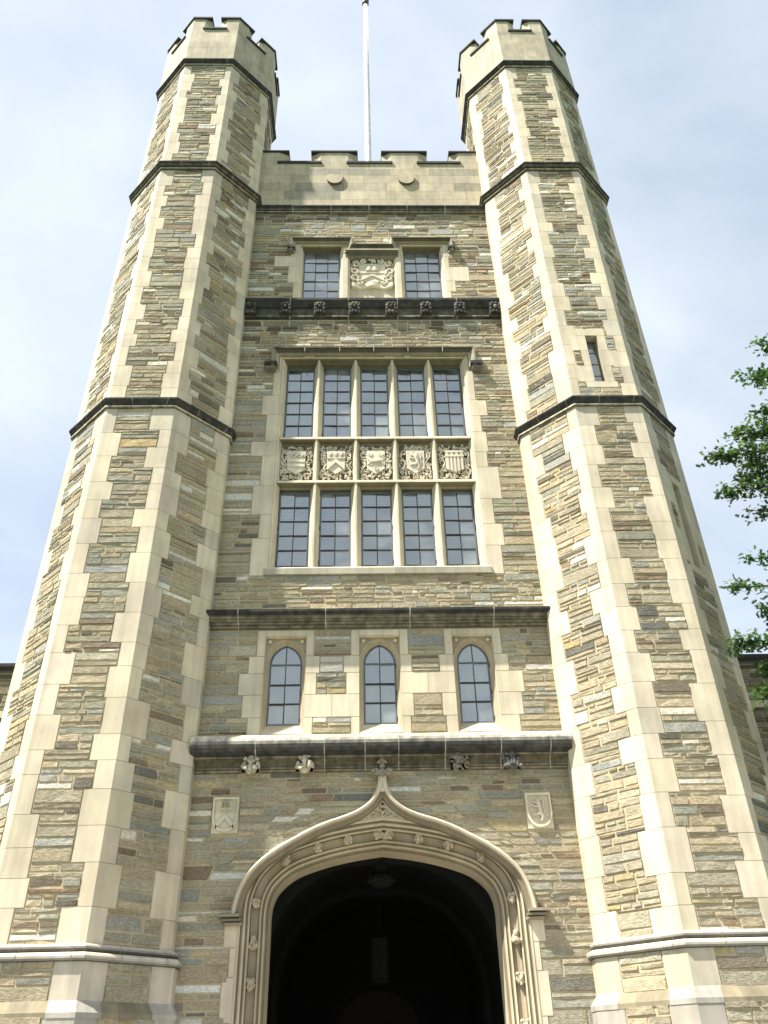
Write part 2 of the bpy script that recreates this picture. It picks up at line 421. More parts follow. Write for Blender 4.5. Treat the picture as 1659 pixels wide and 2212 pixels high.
for a, b, e in [(14.62, 15.1, 2.12), (13.75, 14.62, 2.20), (13.3, 13.75, 2.42), (12.85, 13.3, 2.26), (12.3, 12.85, 2.34), (11.9, 12.3, 2.30), (11.1, 11.9, 2.50), (10.5, 11.1, 2.30), (10.0, 10.5, 2.44), (9.37, 10.0, 2.36)]: ashlar['big'].append((2.06, e, a, b))
AW = [-1.65, 0.0, 1.65]
for ix, cx in enumerate(AW):
    ashlar['arch'] += [(cx - .5, cx - .36, 7.74, 8.24), (cx + .36, cx + .5, 7.74, 8.24), (cx - .36, cx + .36, 8.12, 8.24), (cx - .36, cx + .36, 6.22, 6.345)]
    rows = [(7.42, 7.74), (7.03, 7.42), (6.63, 7.03), (6.22, 6.63)]
    le = {0: [2.27, 2.42, 2.33, 2.22], 1: [.63, .58, .825, .5], 2: [.61, .825, .60, .55]}[ix]
    re = {0: [.60, .55, .825, .5], 1: [.55, .825, .56, .5], 2: [2.25, 2.47, 2.41, 2.33]}[ix]
    for (a, b), l, r in zip(rows, le, re):
        xl = -l if ix == 0 else cx - l
        xr = r if ix == 2 else cx + r
        if ix == 0: xl = -l
        ashlar['arch'] += [(xl, cx - .36, a, b), (cx + .36, xr, a, b)]
JAMB = [(3.22, 3.56, 2.32), (2.85, 3.22, 2.22), (2.30, 2.85, 2.30), (1.7, 2.30, 2.22), (1.1, 1.7, 2.32), (.5, 1.1, 2.22), (0, .5, 2.32)]
holes = [(-1.80, -.72, 16.95, 19.06), (.72, 1.80, 16.95, 19.06), (-.60, .60, 16.98, 18.75), (-2.06, 2.06, 9.42, 15.06)] + [(c - .36, c + .36, 6.345, 8.12) for c in AW]
obs = [o for k in ashlar.values() for o in k] + holes + [(-.72, .72, 18.75, 18.8)]
obs += [(-2.655, -2.245, 4.79, 5.32), (2.245, 2.66, 4.78, 5.31), (-3.2, 3.2, 5.72, 6.24), (-3.2, 3.2, 8.26, 8.56), (-3.2, 3.2, 16.27, 16.8), (-2.62, 2.62, 9.37, 9.42)]

rng = random.Random(7)
fw = MB()
# mortar bed
mobs = list(holes)
ZARCH = 5.62
for za, zb, iv in bands(mobs, -HW - .3, HW + .3, ZARCH, 20.4):
    for a, b in iv: fw.face([FA.p(a, za, -.010), FA.p(b, za, -.010), FA.p(b, zb, -.010), FA.p(a, zb, -.010)], MORT, 1)
za = 0.0
while za < ZARCH - 1e-6:
    zb = min(ZARCH, za + .1); xa, xb = max(0, hood_x(za) - .06), max(0, hood_x(zb) - .06)
    for s in (-1, 1):
        fw.face([FA.p(s * xa, za, -.010), FA.p(s * (HW + .3), za, -.010), FA.p(s * (HW + .3), zb, -.010), FA.p(s * xb, zb, -.010)], MORT, 1)
    za = zb
# rubble above the arch
for za, zb, iv in bands(obs, -HW - .02, HW + .02, 5.62, 20.35):
    for a, b in iv:
        if b - a > .03:
            zc = za
            while zc < zb - .02:
                zd = min(zb, zc + .4)
                if zb - zd < .12: zd = zb
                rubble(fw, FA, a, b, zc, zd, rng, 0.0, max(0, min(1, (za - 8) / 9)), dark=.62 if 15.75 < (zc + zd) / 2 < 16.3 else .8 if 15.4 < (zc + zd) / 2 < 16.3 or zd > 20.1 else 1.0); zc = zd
# rubble beside the arch, coursed, cut to the hood
z = 0.0
while z < 5.62 - .02:
    h = rng.choice((.10, .13, .16, .2, .22)); zb = min(5.62, z + h)
    if 5.62 - zb < .06: zb = 5.62
    for s in (-1, 1):
        def inner(zz, s=s):
            if zz < 3.56:
                for c, d, e in JAMB:
                    if c <= zz <= d: return s * e
            return s * (hood_x(zz) - .02)
        segs = [(None, s * (HW + .02))]
        pl = (-2.655, -2.245, 4.79, 5.32) if s < 0 else (2.245, 2.66, 4.78, 5.31)
        zz0, zz1 = z, zb
        inn = inner(z + .5 * (zb - z))
        if s > 0: parts = [(0.0, 1.0)]
        lo, hi_ = (inn, s * (HW + .02))
        hitp = zb > pl[2] + .01 and z < pl[3] - .01
        def lerpf(za_, zb_):
            ia, ib = inner(za_ + 1e-4), inner(zb_ - 1e-4)
            if za_ < 3.56: ia = ib = inner((za_ + zb_) / 2)
            return lambda q: ia + (ib - ia) * (q - za_) / (zb_ - za_)
        fi = lerpf(z, zb); fo = lambda q, s=s: s * (HW + .02)
        def put(f0, f1):
            a, b = (f0, f1) if s > 0 else (f1, f0)
            zm = (z + zb) / 2
            if b(zm) - a(zm) < .04: return
            w_ = b(zm) - a(zm)
            rubble(fw, FA, 0, w_, z, zb, rng, 0, 0.15, slant=(a, b))
        if hitp:
            near = abs(pl[1]) if s < 0 else pl[0]; far = abs(pl[0]) if s < 0 else pl[1]
            put(fi, lambda q, n=near: s * n); put(lambda q, n=far: s * n, fo)
        else: put(fi, fo)
    z = zb
fw.build('facade_wall', tower, (RUB, MOR))

# ------------------------------------------------------------------ turrets
def octv(cx, r, k, z): 
    a = math.radians(22.5 + 45 * k); R = r / math.cos(math.pi / 8); return (cx + R * math.cos(a), YT + R * math.sin(a), z)
def oct_ring(mb, cx, prof, tints, joint=True, rr=None):
    for k in range(8):
        for j in range(len(prof) - 1):
            (ra, za), (rb, zb) = prof[j], prof[j + 1]
            A, B, Cc, D_ = octv(cx, ra, k, za), octv(cx, ra, k + 1, za), octv(cx, rb, k + 1, zb), octv(cx, rb, k, zb)
            mb.face([B, A, D_, Cc], tints[j])
            if joint:
                for t in (.12, .62):
                    t0, t1 = t - .0045, t + .0045
                    lp = lambda P, Q, t: tuple(P[i] + (Q[i] - P[i]) * t for i in range(3))
                    nx = math.cos(math.radians(45 * (k + 1))); ny = math.sin(math.radians(45 * (k + 1)))
                    e = .002; mv = lambda P: (P[0] + nx * e, P[1] + ny * e, P[2])
                    mb.face([mv(lp(B, A, t0)), mv(lp(B, A, t1)), mv(lp(Cc, D_, t1)), mv(lp(Cc, D_, t0))], (.26, .25, .22))

def quoin_stack(rng, z0, z1, hmin, hmax):
    o = []; z = z0
    while z < z1 - .02:
        h = rng.uniform(hmin, hmax); zb = z + h
        if z1 - zb < hmin * .8: zb = z1
        o.append((z, zb)); z = zb
    return o

SLIT = {}   # (side, face) -> (u0,u1,z0,z1)
def turret(side):
    cx = side * XT; rng = random.Random(31 + side)
    tb = MB(); qbs = [MB() for _ in range(8)]; slb = MB()
    stages = [(0.0, 2.36, R0 + .17, .45, .65, .30, .46), (2.50, 2.98, R0 + .075, .5, .6, .32, .42), (3.12, 12.52, R0, .36, .62, .19, .43), (12.70, 20.50, R0, .34, .58, .165, .37), (20.72, 25.66, R0, .34, .55, .15, .33)]
    for si, (z0, z1, R, hmin, hmax, wmin, wmax) in enumerate(stages):
        stacks = []
        for k in range(8):
            st = quoin_stack(rng, z0, z1, hmin, hmax); fl = rng.random() < .5; lst = []
            for (a, b) in st:
                lg, sh = rng.uniform(wmin + .6 * (wmax - wmin), wmax), rng.uniform(wmin, wmin + .35 * (wmax - wmin))
                if rng.random() < .2: sh = lg * rng.uniform(.7, 1)
                elif rng.random() < .15: lg = sh * rng.uniform(1, 1.25)
                if si == 1: lg = sh = .36
                qc = (.40, .38, .325) if si == 0 else (.52, .475, .375) if (b > z1 - .01 or rng.random() < .05) else (.60, .53, .40) if rng.random() < .25 else LS
                lst.append((a, b, lg if fl else sh, sh if fl else lg, ls(rng, qc, .045))); fl = (not fl) if rng.random() < .85 else fl
            stacks.append(lst)
        for k in range(8):           # face between vertex k and k+1; normal at 45*(k+1)
            ang = math.radians(45 * (k + 1)); n = (math.cos(ang), math.sin(ang), 0)
            if n[1] > .5 and z1 < 20: continue
            fr = Fr((cx + n[0] * R, YT + n[1] * R, 0), n); hw = K8 * R
            # u runs from vertex k (u=-hw) to vertex k+1 (u=+hw)
            left, right = stacks[k], stacks[(k + 1) % 8]
            hole = None; sl_ = []
            if side > 0 and si == 3 and abs(n[1] + 1) < .01: hole = (-.135, .115, 13.19, 14.52); sl_ = [(-.135 - .2, .115 + .17, 14.52, 14.74)]
            if side > 0 and si == 2 and n[0] > .5 and n[1] < -.5: hole = (-.14, .14, 9.05, 10.92); sl_ = [(-.34, .32, 10.92, 11.12)]
            if hole:
                sl_ += [(hole[0] - .2, hole[1] + .2, hole[2] - .16, hole[2])]
                zz = hole[2]
                alt = 0
                while zz < hole[3] - .05:
                    hh = (hole[3] - hole[2]) / 3.0; wl = (.36, .16, .34)[alt % 3]; wr = (.15, .34, .17)[alt % 3]
                    sl_ += [(hole[0] - wl, hole[0], zz, zz + hh), (hole[1], hole[1] + wr, zz, zz + hh)]; zz += hh; alt += 1
                for q in sl_: block(slb, fr, rect(max(q[0], -hw), min(q[1], hw), q[2], q[3]), -.03, .001, (.003,) * 4, ls(rng))
                SLIT[si] = (fr, hole)
            ob = [(-hw, -hw + x[3], x[0], x[1]) for x in left] + [(hw - x[2], hw, x[0], x[1]) for x in right] + sl_ + ([hole] if hole else [])
            for x in left: block(qbs[k], fr, rect(-hw, -hw + x[3], x[0] + .0015, x[1] - .0015), -.03, 0.0, (0, .004, .002, .002), x[4])
            for x in right: block(qbs[(k + 1) % 8], fr, rect(hw - x[2], hw, x[0] + .0015, x[1] - .0015), -.03, 0.0, (.004, 0, .002, .002), x[4])
            for za, zb, iv in bands([hole] if hole else [], -hw + .01, hw - .01, z0, z1):
                for a, b in iv: tb.face([fr.p(a, za, -.010), fr.p(b, za, -.010), fr.p(b, zb, -.010), fr.p(a, zb, -.010)], MORT, 1)
            for za, zb, iv in bands(ob, -hw, hw, z0, z1):
                for a, b in iv:
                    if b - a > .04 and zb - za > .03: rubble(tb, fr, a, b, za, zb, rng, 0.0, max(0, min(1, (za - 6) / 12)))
    t = tb.build('turret', tower, (RUB, MOR))
    for qb in qbs:
        if qb.f: qb.build('quoin_stack', t, (LIM,))
    if slb.f: slb.build('slit_surround', t, (LIM,))
    # plinth weathering
    pb = MB()
    for k in range(8):
        ang = math.radians(45 * (k + 1)); n = (math.cos(ang), math.sin(ang), 0); fr = Fr((cx, YT, 0), n)
        def h_(r): return K8 * r
        ra, rb_q = R0 + .178, R0 + .072
        us = [-1, -.52, -.18, .2, .50, 1]
        for i in range(5):
            crn = i in (0, 4); ra2 = ra if crn else ra - .004
            col = (.42, .40, .35) if crn else [(.27, .235, .16), (.31, .27, .18), (.25, .215, .15)][i % 3]
            a0, a1 = us[i] * h_(ra), us[i + 1] * h_(ra); b0, b1 = us[i] * h_(rb_q), us[i + 1] * h_(rb_q)
            pb.face([fr.p(a0, 2.33, ra2), fr.p(a1, 2.33, ra2), fr.p(a1, 2.39, ra2), fr.p(a0, 2.39, ra2)], col)
            pb.face([fr.p(a0, 2.39, ra2), fr.p(a1, 2.39, ra2), fr.p(b1, 2.53, rb_q), fr.p(b0, 2.53, rb_q)], col)
    pb.build('plinth_course', t, (WEA,))
    # string course D: two rolls
    def roll(r, z, rad, a0=100, a1=-110, n=7): return [(r + rad * math.cos(math.radians(a0 + (a1 - a0) * i / n)), z + rad * math.sin(math.radians(a0 + (a1 - a0) * i / n))) for i in range(n + 1)]
    p = [(R0 - .02, 3.17)] + roll(R0 + .02, 3.125, .045) + roll(R0 + .075, 3.01, .055) + [(R0 + .05, 2.93)]
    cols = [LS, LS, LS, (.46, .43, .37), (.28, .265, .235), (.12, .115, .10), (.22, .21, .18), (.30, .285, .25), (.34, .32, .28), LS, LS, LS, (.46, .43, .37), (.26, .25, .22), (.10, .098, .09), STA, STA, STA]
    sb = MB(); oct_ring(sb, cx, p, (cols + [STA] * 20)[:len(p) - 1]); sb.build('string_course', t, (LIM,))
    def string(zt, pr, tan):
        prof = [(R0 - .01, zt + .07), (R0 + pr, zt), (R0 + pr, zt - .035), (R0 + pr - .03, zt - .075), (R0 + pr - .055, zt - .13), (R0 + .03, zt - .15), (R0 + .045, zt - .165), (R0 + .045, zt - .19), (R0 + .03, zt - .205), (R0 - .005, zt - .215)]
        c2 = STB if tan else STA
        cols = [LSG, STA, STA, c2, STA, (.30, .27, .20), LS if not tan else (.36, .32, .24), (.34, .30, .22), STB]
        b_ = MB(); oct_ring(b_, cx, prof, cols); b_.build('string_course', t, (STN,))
    string(12.715, .10, False); string(20.73, .125, True); string(25.84, .125, False)
    # battlemented top
    pp = MB(); cps = [MB() for _ in range(8)]; css = [MB() for _ in range(8)]; RP = R0 + .062; TH = .30
    zb, zs, zt = 25.84, 27.73, 28.30
    for k in range(8):
        ang = math.radians(45 * (k + 1)); n = (math.cos(ang), math.sin(ang), 0)
        fr = Fr((cx + n[0] * RP, YT + n[1] * RP, 0), n); hw = K8 * RP; gi = .33; gb = .145
        hz = zb; rowi = 0
        while hz < 27.45 - .01:
            hh = min(.36, 27.45 - hz);
            cuts = [-hw] + sorted(rng.uniform(-hw * .8, hw * .8) for _ in range(2)) + [hw]
            for a, b in zip(cuts, cuts[1:]):
                if b - a < .02: continue
                tnt = ls(rng, (.45, .405, .30), .12)
                block(pp, fr, rect(a, b, hz, hz + hh), -TH, 0, (.0 if a == -hw else .003, 0 if b == hw else .003, .002, .002), tnt)
            hz += hh
        block(pp, fr, rect(-hw, hw, 27.45, zs - .07), -TH, 0, (0, 0, .003, 0), ls(rng, (.44, .395, .295), .1))
        # merlons wrap the corners
        for s in (-1, 1):
            a, b = (gi, hw) if s > 0 else (-hw, -gi)
            ti = hw - TH * K8
            q_in = (gb, ti) if s > 0 else (-ti, -gb)
            pl = [(gi, 0), (hw, 0), (ti, -TH), (gb, -TH), (gb, -.08)]
            if s < 0: pl = [(-u, d) for u, d in pl[::-1]]
            V = [fr.p(u, z, d) for z in (zs - .07, zt) for u, d in pl]
            pp.add(V, [(i, (i + 1) % 5, (i + 1) % 5 + 5, i + 5) for i in range(5)] + [(5, 6, 7, 8, 9)], ls(rng, (.44, .40, .30), .1))
            e = .045; hwe = K8 * (RP + e); hwi = K8 * (RP - TH - .03)
            a2, b2 = (gb - .02, hwe) if s > 0 else (-hwe, -gb + .02)
            i2 = (gb - .02, hwi) if s > 0 else (-hwi, -gb + .02)
            V = [fr.p(a2, zt - .0, e), fr.p(b2, zt, e), fr.p(b2, zt + .07, e), fr.p(a2, zt + .07, e), fr.p(i2[0], zt, -TH - .03), fr.p(i2[1], zt, -TH - .03), fr.p(i2[1], zt + .12, -TH - .03), fr.p(i2[0], zt + .12, -TH - .03)]
            cps[k if s < 0 else (k + 1) % 8].add(V, [(0, 1, 2, 3), (5, 4, 7, 6), (0, 3, 7, 4), (1, 5, 6, 2), (3, 2, 6, 7), (0, 4, 5, 1)], STA)
        V = rect(-gi - .03, gi + .03, zs - .075, zs)
        block(css[k], fr, V, -TH - .02, .045, (0, 0, 0, .0), STA)
    pp.build('turret_parapet', t, (WEA,))
    for q in cps: q.build('merlon_coping', t, (LIM,))
    for q in css: q.build('crenel_sill', t, (LIM,))
    rb = MB(); rb.face([octv(cx, RP - .1, k, 26.6) for k in range(8)]); rb.build('turret_roof', t, (LEAD,))
    return t

tl_ = turret(-1); tr_ = turret(1)

# slit windows of the right turret
for si, (fr, (a, b, c, d)) in SLIT.items():
    sb = MB()
    dep = .28
    for (p, q) in [((a, c), (a, d)), ((a, d), (b, d)), ((b, d), (b, c)), ((b, c), (a, c))]:
        sb.face([fr.p(p[0], p[1], 0), fr.p(q[0], q[1], 0), fr.p(q[0], q[1], -dep), fr.p(p[0], p[1], -dep)], ls(rng, (.5, .45, .34)))
    if si == 2: sb.face([fr.p(x, z_, -dep) for x, z_ in rect(a, b, c, d)], (.40, .37, .30))
    s_ = sb.build('slit_window', tr_)
    if si == 3:
        fb = MB(); w_ = .022
        for q in [(a, a + w_, c, d), (b - w_, b, c, d), (a, b, c, c + w_), (a, b, d - w_, d)]: fbox(fb, fr, *q, -.22, -.18)
        for i in range(1, 4): zz = c + (d - c) * i / 4; fbox(fb, fr, a, b, zz - .008, zz + .008, -.21, -.19)
        fb.build('window_frame', tr_, (STEEL,))
        gb = MB(); gb.face([fr.p(x, z_, -.20) for x, z_ in rect(a, b, c, d)]); gb.build('glass_pane', tr_, (GLASS,))
        db = MB(); db.face([fr.p(x, z_, -.5) for x, z_ in rect(a - .3, b + .3, c - .3, d + .3)]); db.build('room_interior', tr_, (ROOM,))

# ------------------------------------------------------------------ cornices of the facade
rng = random.Random(11)
def cornice(name, prof, cols, joints, mat=STN, zr=None):
    b_ = MB(); extrude_x(b_, prof, cols, -HW - .05, HW + .05, joints, rng=rng); return b_.build(name, tower, (mat,))
# under the battlements
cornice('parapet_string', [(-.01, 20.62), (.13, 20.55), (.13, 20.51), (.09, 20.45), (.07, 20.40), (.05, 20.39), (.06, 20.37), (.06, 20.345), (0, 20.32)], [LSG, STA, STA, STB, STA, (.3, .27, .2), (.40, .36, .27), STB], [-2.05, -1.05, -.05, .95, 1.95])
# rosette band
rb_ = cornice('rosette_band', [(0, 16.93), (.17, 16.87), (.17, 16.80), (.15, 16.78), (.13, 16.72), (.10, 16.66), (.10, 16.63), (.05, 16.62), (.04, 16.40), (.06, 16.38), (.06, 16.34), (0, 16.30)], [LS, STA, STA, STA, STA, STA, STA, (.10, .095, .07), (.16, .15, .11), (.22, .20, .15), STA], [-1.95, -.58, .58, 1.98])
for x in (-2.88, -2.05, -1.25, -.43, .43, 1.25, 2.05, 2.88):
    b_ = MB(); cz = 16.57
    fbox(b_, FA, x - .15, x + .15, cz - .21, cz + .21, .05, .105, STA, .01)
    for i in range(8):
        a = math.pi / 4 * i + .39; r1 = .105
        ball(b_, FA.p(x + r1 * math.cos(a), cz + r1 * 1.35 * math.sin(a), .14), (.045, .04, .062), (.05, .05, .048) if rng.random() < .8 else STB, 7, 5)
    for i in range(4):
        a = math.pi / 2 * i + math.pi / 4; ball(b_, FA.p(x + .14 * math.cos(a), cz + .19 * math.sin(a), .13), (.035, .03, .04), STB, 7, 5)
    ball(b_, FA.p(x, cz, .175), (.042, .04, .048), STA if x < 2.5 else (.3, .28, .2), 8, 6)
    b_.build('rosette', rb_, (LIM,))
# upper cornice
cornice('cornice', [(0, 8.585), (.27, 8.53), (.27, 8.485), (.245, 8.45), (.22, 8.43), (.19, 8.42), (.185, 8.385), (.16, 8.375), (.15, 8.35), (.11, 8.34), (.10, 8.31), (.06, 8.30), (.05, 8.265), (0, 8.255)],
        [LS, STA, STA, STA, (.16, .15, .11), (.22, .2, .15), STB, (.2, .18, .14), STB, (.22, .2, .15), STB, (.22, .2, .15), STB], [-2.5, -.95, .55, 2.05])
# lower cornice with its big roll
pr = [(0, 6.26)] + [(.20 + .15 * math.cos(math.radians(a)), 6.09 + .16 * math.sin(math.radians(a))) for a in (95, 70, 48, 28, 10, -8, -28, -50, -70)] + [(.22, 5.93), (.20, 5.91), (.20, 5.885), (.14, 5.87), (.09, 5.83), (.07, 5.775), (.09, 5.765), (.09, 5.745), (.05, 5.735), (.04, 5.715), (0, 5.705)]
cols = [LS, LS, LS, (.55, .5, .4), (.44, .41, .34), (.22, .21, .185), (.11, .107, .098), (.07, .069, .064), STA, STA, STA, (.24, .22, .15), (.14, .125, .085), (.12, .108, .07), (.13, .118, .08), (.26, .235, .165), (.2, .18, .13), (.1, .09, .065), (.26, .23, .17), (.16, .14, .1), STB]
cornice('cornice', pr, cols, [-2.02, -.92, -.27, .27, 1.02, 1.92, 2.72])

# ------------------------------------------------------------------ central parapet
pp = MB(); rng = random.Random(5)
z = 20.62
zr = [20.62, 20.98, 21.36, 21.72, 22.08, 22.38, 22.64]
for za, zb in zip(zr, zr[1:]):
    x = -HW - .1
    while x < HW + .1:
        x2 = min(HW + .1, x + rng.uniform(.7, 1.5))
        if HW + .1 - x2 < .3: x2 = HW + .1
        t = ls(rng, (.47, .415, .30) if rng.random() < .78 else (.34, .315, .25), .10)
        block(pp, FA, rect(x, x2, za, zb), -.45, 0, (.003, .003, .003, .003), t); x = x2
MER = [(-HW - .1, -2.28), (-1.64, -.36), (.33, 1.60), (2.24, HW + .1)]
SPL = .26
def merlon(mb, a, b, za, zb, df, db, grow, tint):
    fa, fb_ = (a + SPL if a > -HW else a), (b - SPL if b < HW else b)
    pl = [(fa, df), (fb_, df), (b, df - .09), (b, db), (a, db), (a, df - .09)]; n = 6
    V = [FA.p(u, z, d) for z in (za, zb) for u, d in pl]
    mb.add(V, [(i, (i + 1) % n, (i + 1) % n + n, i + n) for i in range(n)] + [tuple(range(n, 2 * n))], tint)
for a, b in MER:
    for za, zb in ((22.64, 22.93), (22.936, 23.16)): merlon(pp, a, b, za, zb, 0, -.42, 0, ls(rng, (.42, .38, .28), .12))
par = pp.build('battlement_parapet', tower, (WEA,))
for a, b in MER:
    cp = MB(); fbox(cp, FA, a - .02, b + .02, 23.16, 23.225, -.46, .04, STA, .006)
    cp.build('merlon_coping', par)
for a, b in ((-2.54, -1.38), (-.62, .59), (1.34, 2.50)): cp = MB(); fbox(cp, FA, a - .035, b + .035, 22.62, 22.70, -.47, .045, STA); cp.build('crenel_sill', par)
for x in (-.97, .98):
    b_ = MB(); cz = 21.84; pts = [(x + .21, 22.02), (x - .21, 22.02)] + [(x + .21 * math.cos(a), cz + .23 * math.sin(a)) for a in [math.pi + math.pi * i / 14 for i in range(15)]]
    plate(b_, FA, pts, -.02, .075, (.13, .12, .09)); b_.t[-len(pts) - 1] = (.47, .415, .30); b_.build('stone_boss', par, (WEA,))  # boss sides painted dark, their shadow put into the tint
# body of the tower behind the facade
bd = MB()
for s in (-1, 1):
    fr = Fr((s * XT, 0, 0), (s, 0, 0)); u0, u1 = (1.9, 9.5) if s > 0 else (-9.5, -1.9)
    bd.face([fr.p(x, z_, -.02) for x, z_ in rect(u0, u1, 0, 22.6)], MORT, 1)
    zz = 0
    while zz < 22.6: rubble(bd, fr, u0, u1, zz, min(22.6, zz + .6), rng, 0, .3); zz += .6
    fr2 = Fr((s * XT, 0, 0), (-s, 0, 0)); bd.face([fr2.p(x, z_, -.3) for x, z_ in rect(*((-9.5, -1.9) if s > 0 else (1.9, 9.5)), 0, 22.6)], MORT, 1)
bk = Fr((0, 9.5, 0), (0, 1, 0)); bd.face([bk.p(x, z_) for x, z_ in rect(-XT, XT, 0, 22.6)], MORT, 1)
bd.face([(-XT, .45, 21.6), (XT, .45, 21.6), (XT, 9.5, 21.6), (-XT, 9.5, 21.6)], (.2, .2, .2), 1)
bd.build('side_wall', tower, (RUB, MOR))

# ------------------------------------------------------------------ windows
def ashlar_frame(mb, blocks, rg, df=0.002):
    for (a, b, c, d) in blocks: block(mb, FA, rect(a, b, c + .002, d - .002), -.03, df, (.003,) * 4, ls(rg))

def reveal(mb, x0, x1, z0, z1, prof, sill, tint=LS):
    """moulded frame inside a rectangular opening; prof = (inset, depth); sill slopes"""
    path = [(x1, z0), (x1, z1), (x0, z1), (x0, z0)]
    sweep(mb, path, [(-i, -d) for i, d in prof], tint, segt={1: [tint] + [(.17, .145, .095), (.15, .128, .085), (.13, .112, .075)] * 4})  # underside of the head tinted dark: stain plus painted soffit shade
    dl = prof[-1][1]; il = prof[-1][0]
    mb.face([FA.p(x0, z0, sill[0]), FA.p(x1, z0, sill[0]), FA.p(x1 - il, z0 + sill[1], -dl), FA.p(x0 + il, z0 + sill[1], -dl)], tint)

def casement(x0, x1, z0, z1, y, cols, rows, parent=tower, hinge=1, blind=None, head=None, label=None, fr_w=.036, bl_t=1.0):
    b_ = MB(); w_ = fr_w
    zt = z1 if head is None else head[0]
    fbox(b_, FA, x0, x0 + w_, z0, zt, -y - .03, -y + .02, (1, 1, 1), .004); fbox(b_, FA, x1 - w_, x1, z0, zt, -y - .03, -y + .02, (1, 1, 1), .004)
    fbox(b_, FA, x0 + w_, x1 - w_, z0, z0 + w_, -y - .03, -y + .018, (1, 1, 1), .004)
    fbox(b_, FA, x0 + w_, x1 - w_, zt - w_ * (1 if head is None else .6), zt + (0 if head is None else .012), -y - .03, -y + .022, (1, 1, 1), .004)
    zr0, zr1 = z0 + w_, zt - w_
    for i in range(1, cols):
        x = x0 + (x1 - x0) * i / cols; fbox(b_, FA, x - .008, x + .008, zr0, zr1, -y - .015, -y + .008, (1, 1, 1), 0, 1)
    for j in range(1, rows):
        z = zr0 + (zr1 - zr0) * j / rows; fbox(b_, FA, x0 + w_, x1 - w_, z - .015, z + .015, -y - .012, -y + .013, (1, 1, 1), 0, 1)
    gp = [(x0 + .01, z0 + .01), (x1 - .01, z0 + .01), (x1 - .01, zt), (x0 + .01, zt)]
    if head:
        cx = (x0 + x1) / 2; ap = arch_pts((x1 - x0) / 2, head[0], head[1], 10); ai = arch_pts((x1 - x0) / 2 - w_, head[0], head[1] - w_ * 1.25, 10)
        for i in range(len(ap) - 1):
            q = [(cx + ap[i][0], ap[i][1]), (cx + ap[i + 1][0], ap[i + 1][1]), (cx + ai[i + 1][0], ai[i + 1][1]), (cx + ai[i][0], ai[i][1])]
            b_.face([FA.p(*p, -y + .015) for p in q]); b_.face([FA.p(*q[3], -y + .015), FA.p(*q[2], -y + .015), FA.p(*q[2], -y - .03), FA.p(*q[3], -y - .03)])
        fbox(b_, FA, cx - .008, cx + .008, head[0] + .01, head[1] - w_, -y - .015, -y + .008, (1, 1, 1), 0, 1)
        gp = [(x0 + .01, z0 + .01), (x1 - .01, z0 + .01)] + [(cx + p[0] * .97, p[1] - .01) for p in ap]
    xh = x1 + .004 if hinge > 0 else x0 - .004
    for zz in ((z0 + .08), (z0 + zt) / 2, zt - .06):
        fbox(b_, FA, xh - .014, xh + .014, zz - .045, zz + .045, -y - .02, -y + .045, (1, 1, 1), .004, 1)
    o = b_.build('casement_window', tower, (STEEL, BAR))
    if label: o['label'] = label
    g_ = MB()
    for j in range(rows):
        for i in range(cols):
            ua, ub = x0 + .01 + (x1 - x0 - .02) * i / cols, x0 + .01 + (x1 - x0 - .02) * (i + 1) / cols
            za = z0 + .01 if j == 0 else zr0 + (zr1 - zr0) * j / rows; zb = zt if j == rows - 1 else zr0 + (zr1 - zr0) * (j + 1) / rows
            tx, tz = rng.gauss(0, .014), rng.gauss(0, .022)
            D = lambda u, z: -y + tx * (u - (ua + ub) / 2) + tz * (z - (za + zb) / 2)
            g_.face([FA.p(u, z, D(u, z)) for u, z in rect(ua, ub, za, zb)])
    if head: g_.face([FA.p(cx - (x1 - x0) / 2 * .97, zt + .001, -y)] + [FA.p(u, z, -y) for u, z in [(cx + p[0] * .97, p[1] - .01) for p in ap][:-1]])
    g_.build('glass_pane', o, (GLASS,))
    if blind:
        zb = zt - (zt - z0) * blind; bb = MB(); zz = zt - .02
        while zz > zb:
            bb.face([FA.p(x0 + .03, zz, -y - .10), FA.p(x1 - .03, zz, -y - .10), FA.p(x1 - .03, zz - .034, -y - .085), FA.p(x0 + .03, zz - .034, -y - .085)]); zz -= .036
        fbox(bb, FA, x0 + .03, x1 - .03, zb - .03, zb, -y - .11, -y - .08); bb.build('window_blind', o, (BLIND,))
    return o

def room(x0, x1, z0, z1, y0, y1, name='room_interior'):
    b_ = MB(); P = lambda x, y, z: (x, y, z)
    b_.face([P(x0, y1, z0), P(x1, y1, z0), P(x1, y1, z1), P(x0, y1, z1)]); b_.face([P(x0, y0, z1), P(x1, y0, z1), P(x1, y1, z1), P(x0, y1, z1)])
    b_.face([P(x0, y0, z0), P(x1, y0, z0), P(x1, y1, z0), P(x0, y1, z0)]); b_.face([P(x0, y0, z0), P(x0, y1, z0), P(x0, y1, z1), P(x0, y0, z1)]); b_.face([P(x1, y0, z0), P(x1, y1, z0), P(x1, y1, z1), P(x1, y0, z1)])
    return b_.build(name, tower, (ROOM,))
room(-2.3, 2.3, 16.6, 19.6, .30, 3.5); room(-2.5, 2.5, 9.2, 15.6, .36, 4.2); room(-2.8, 2.8, 6.2, 8.6, .34, 3.8)

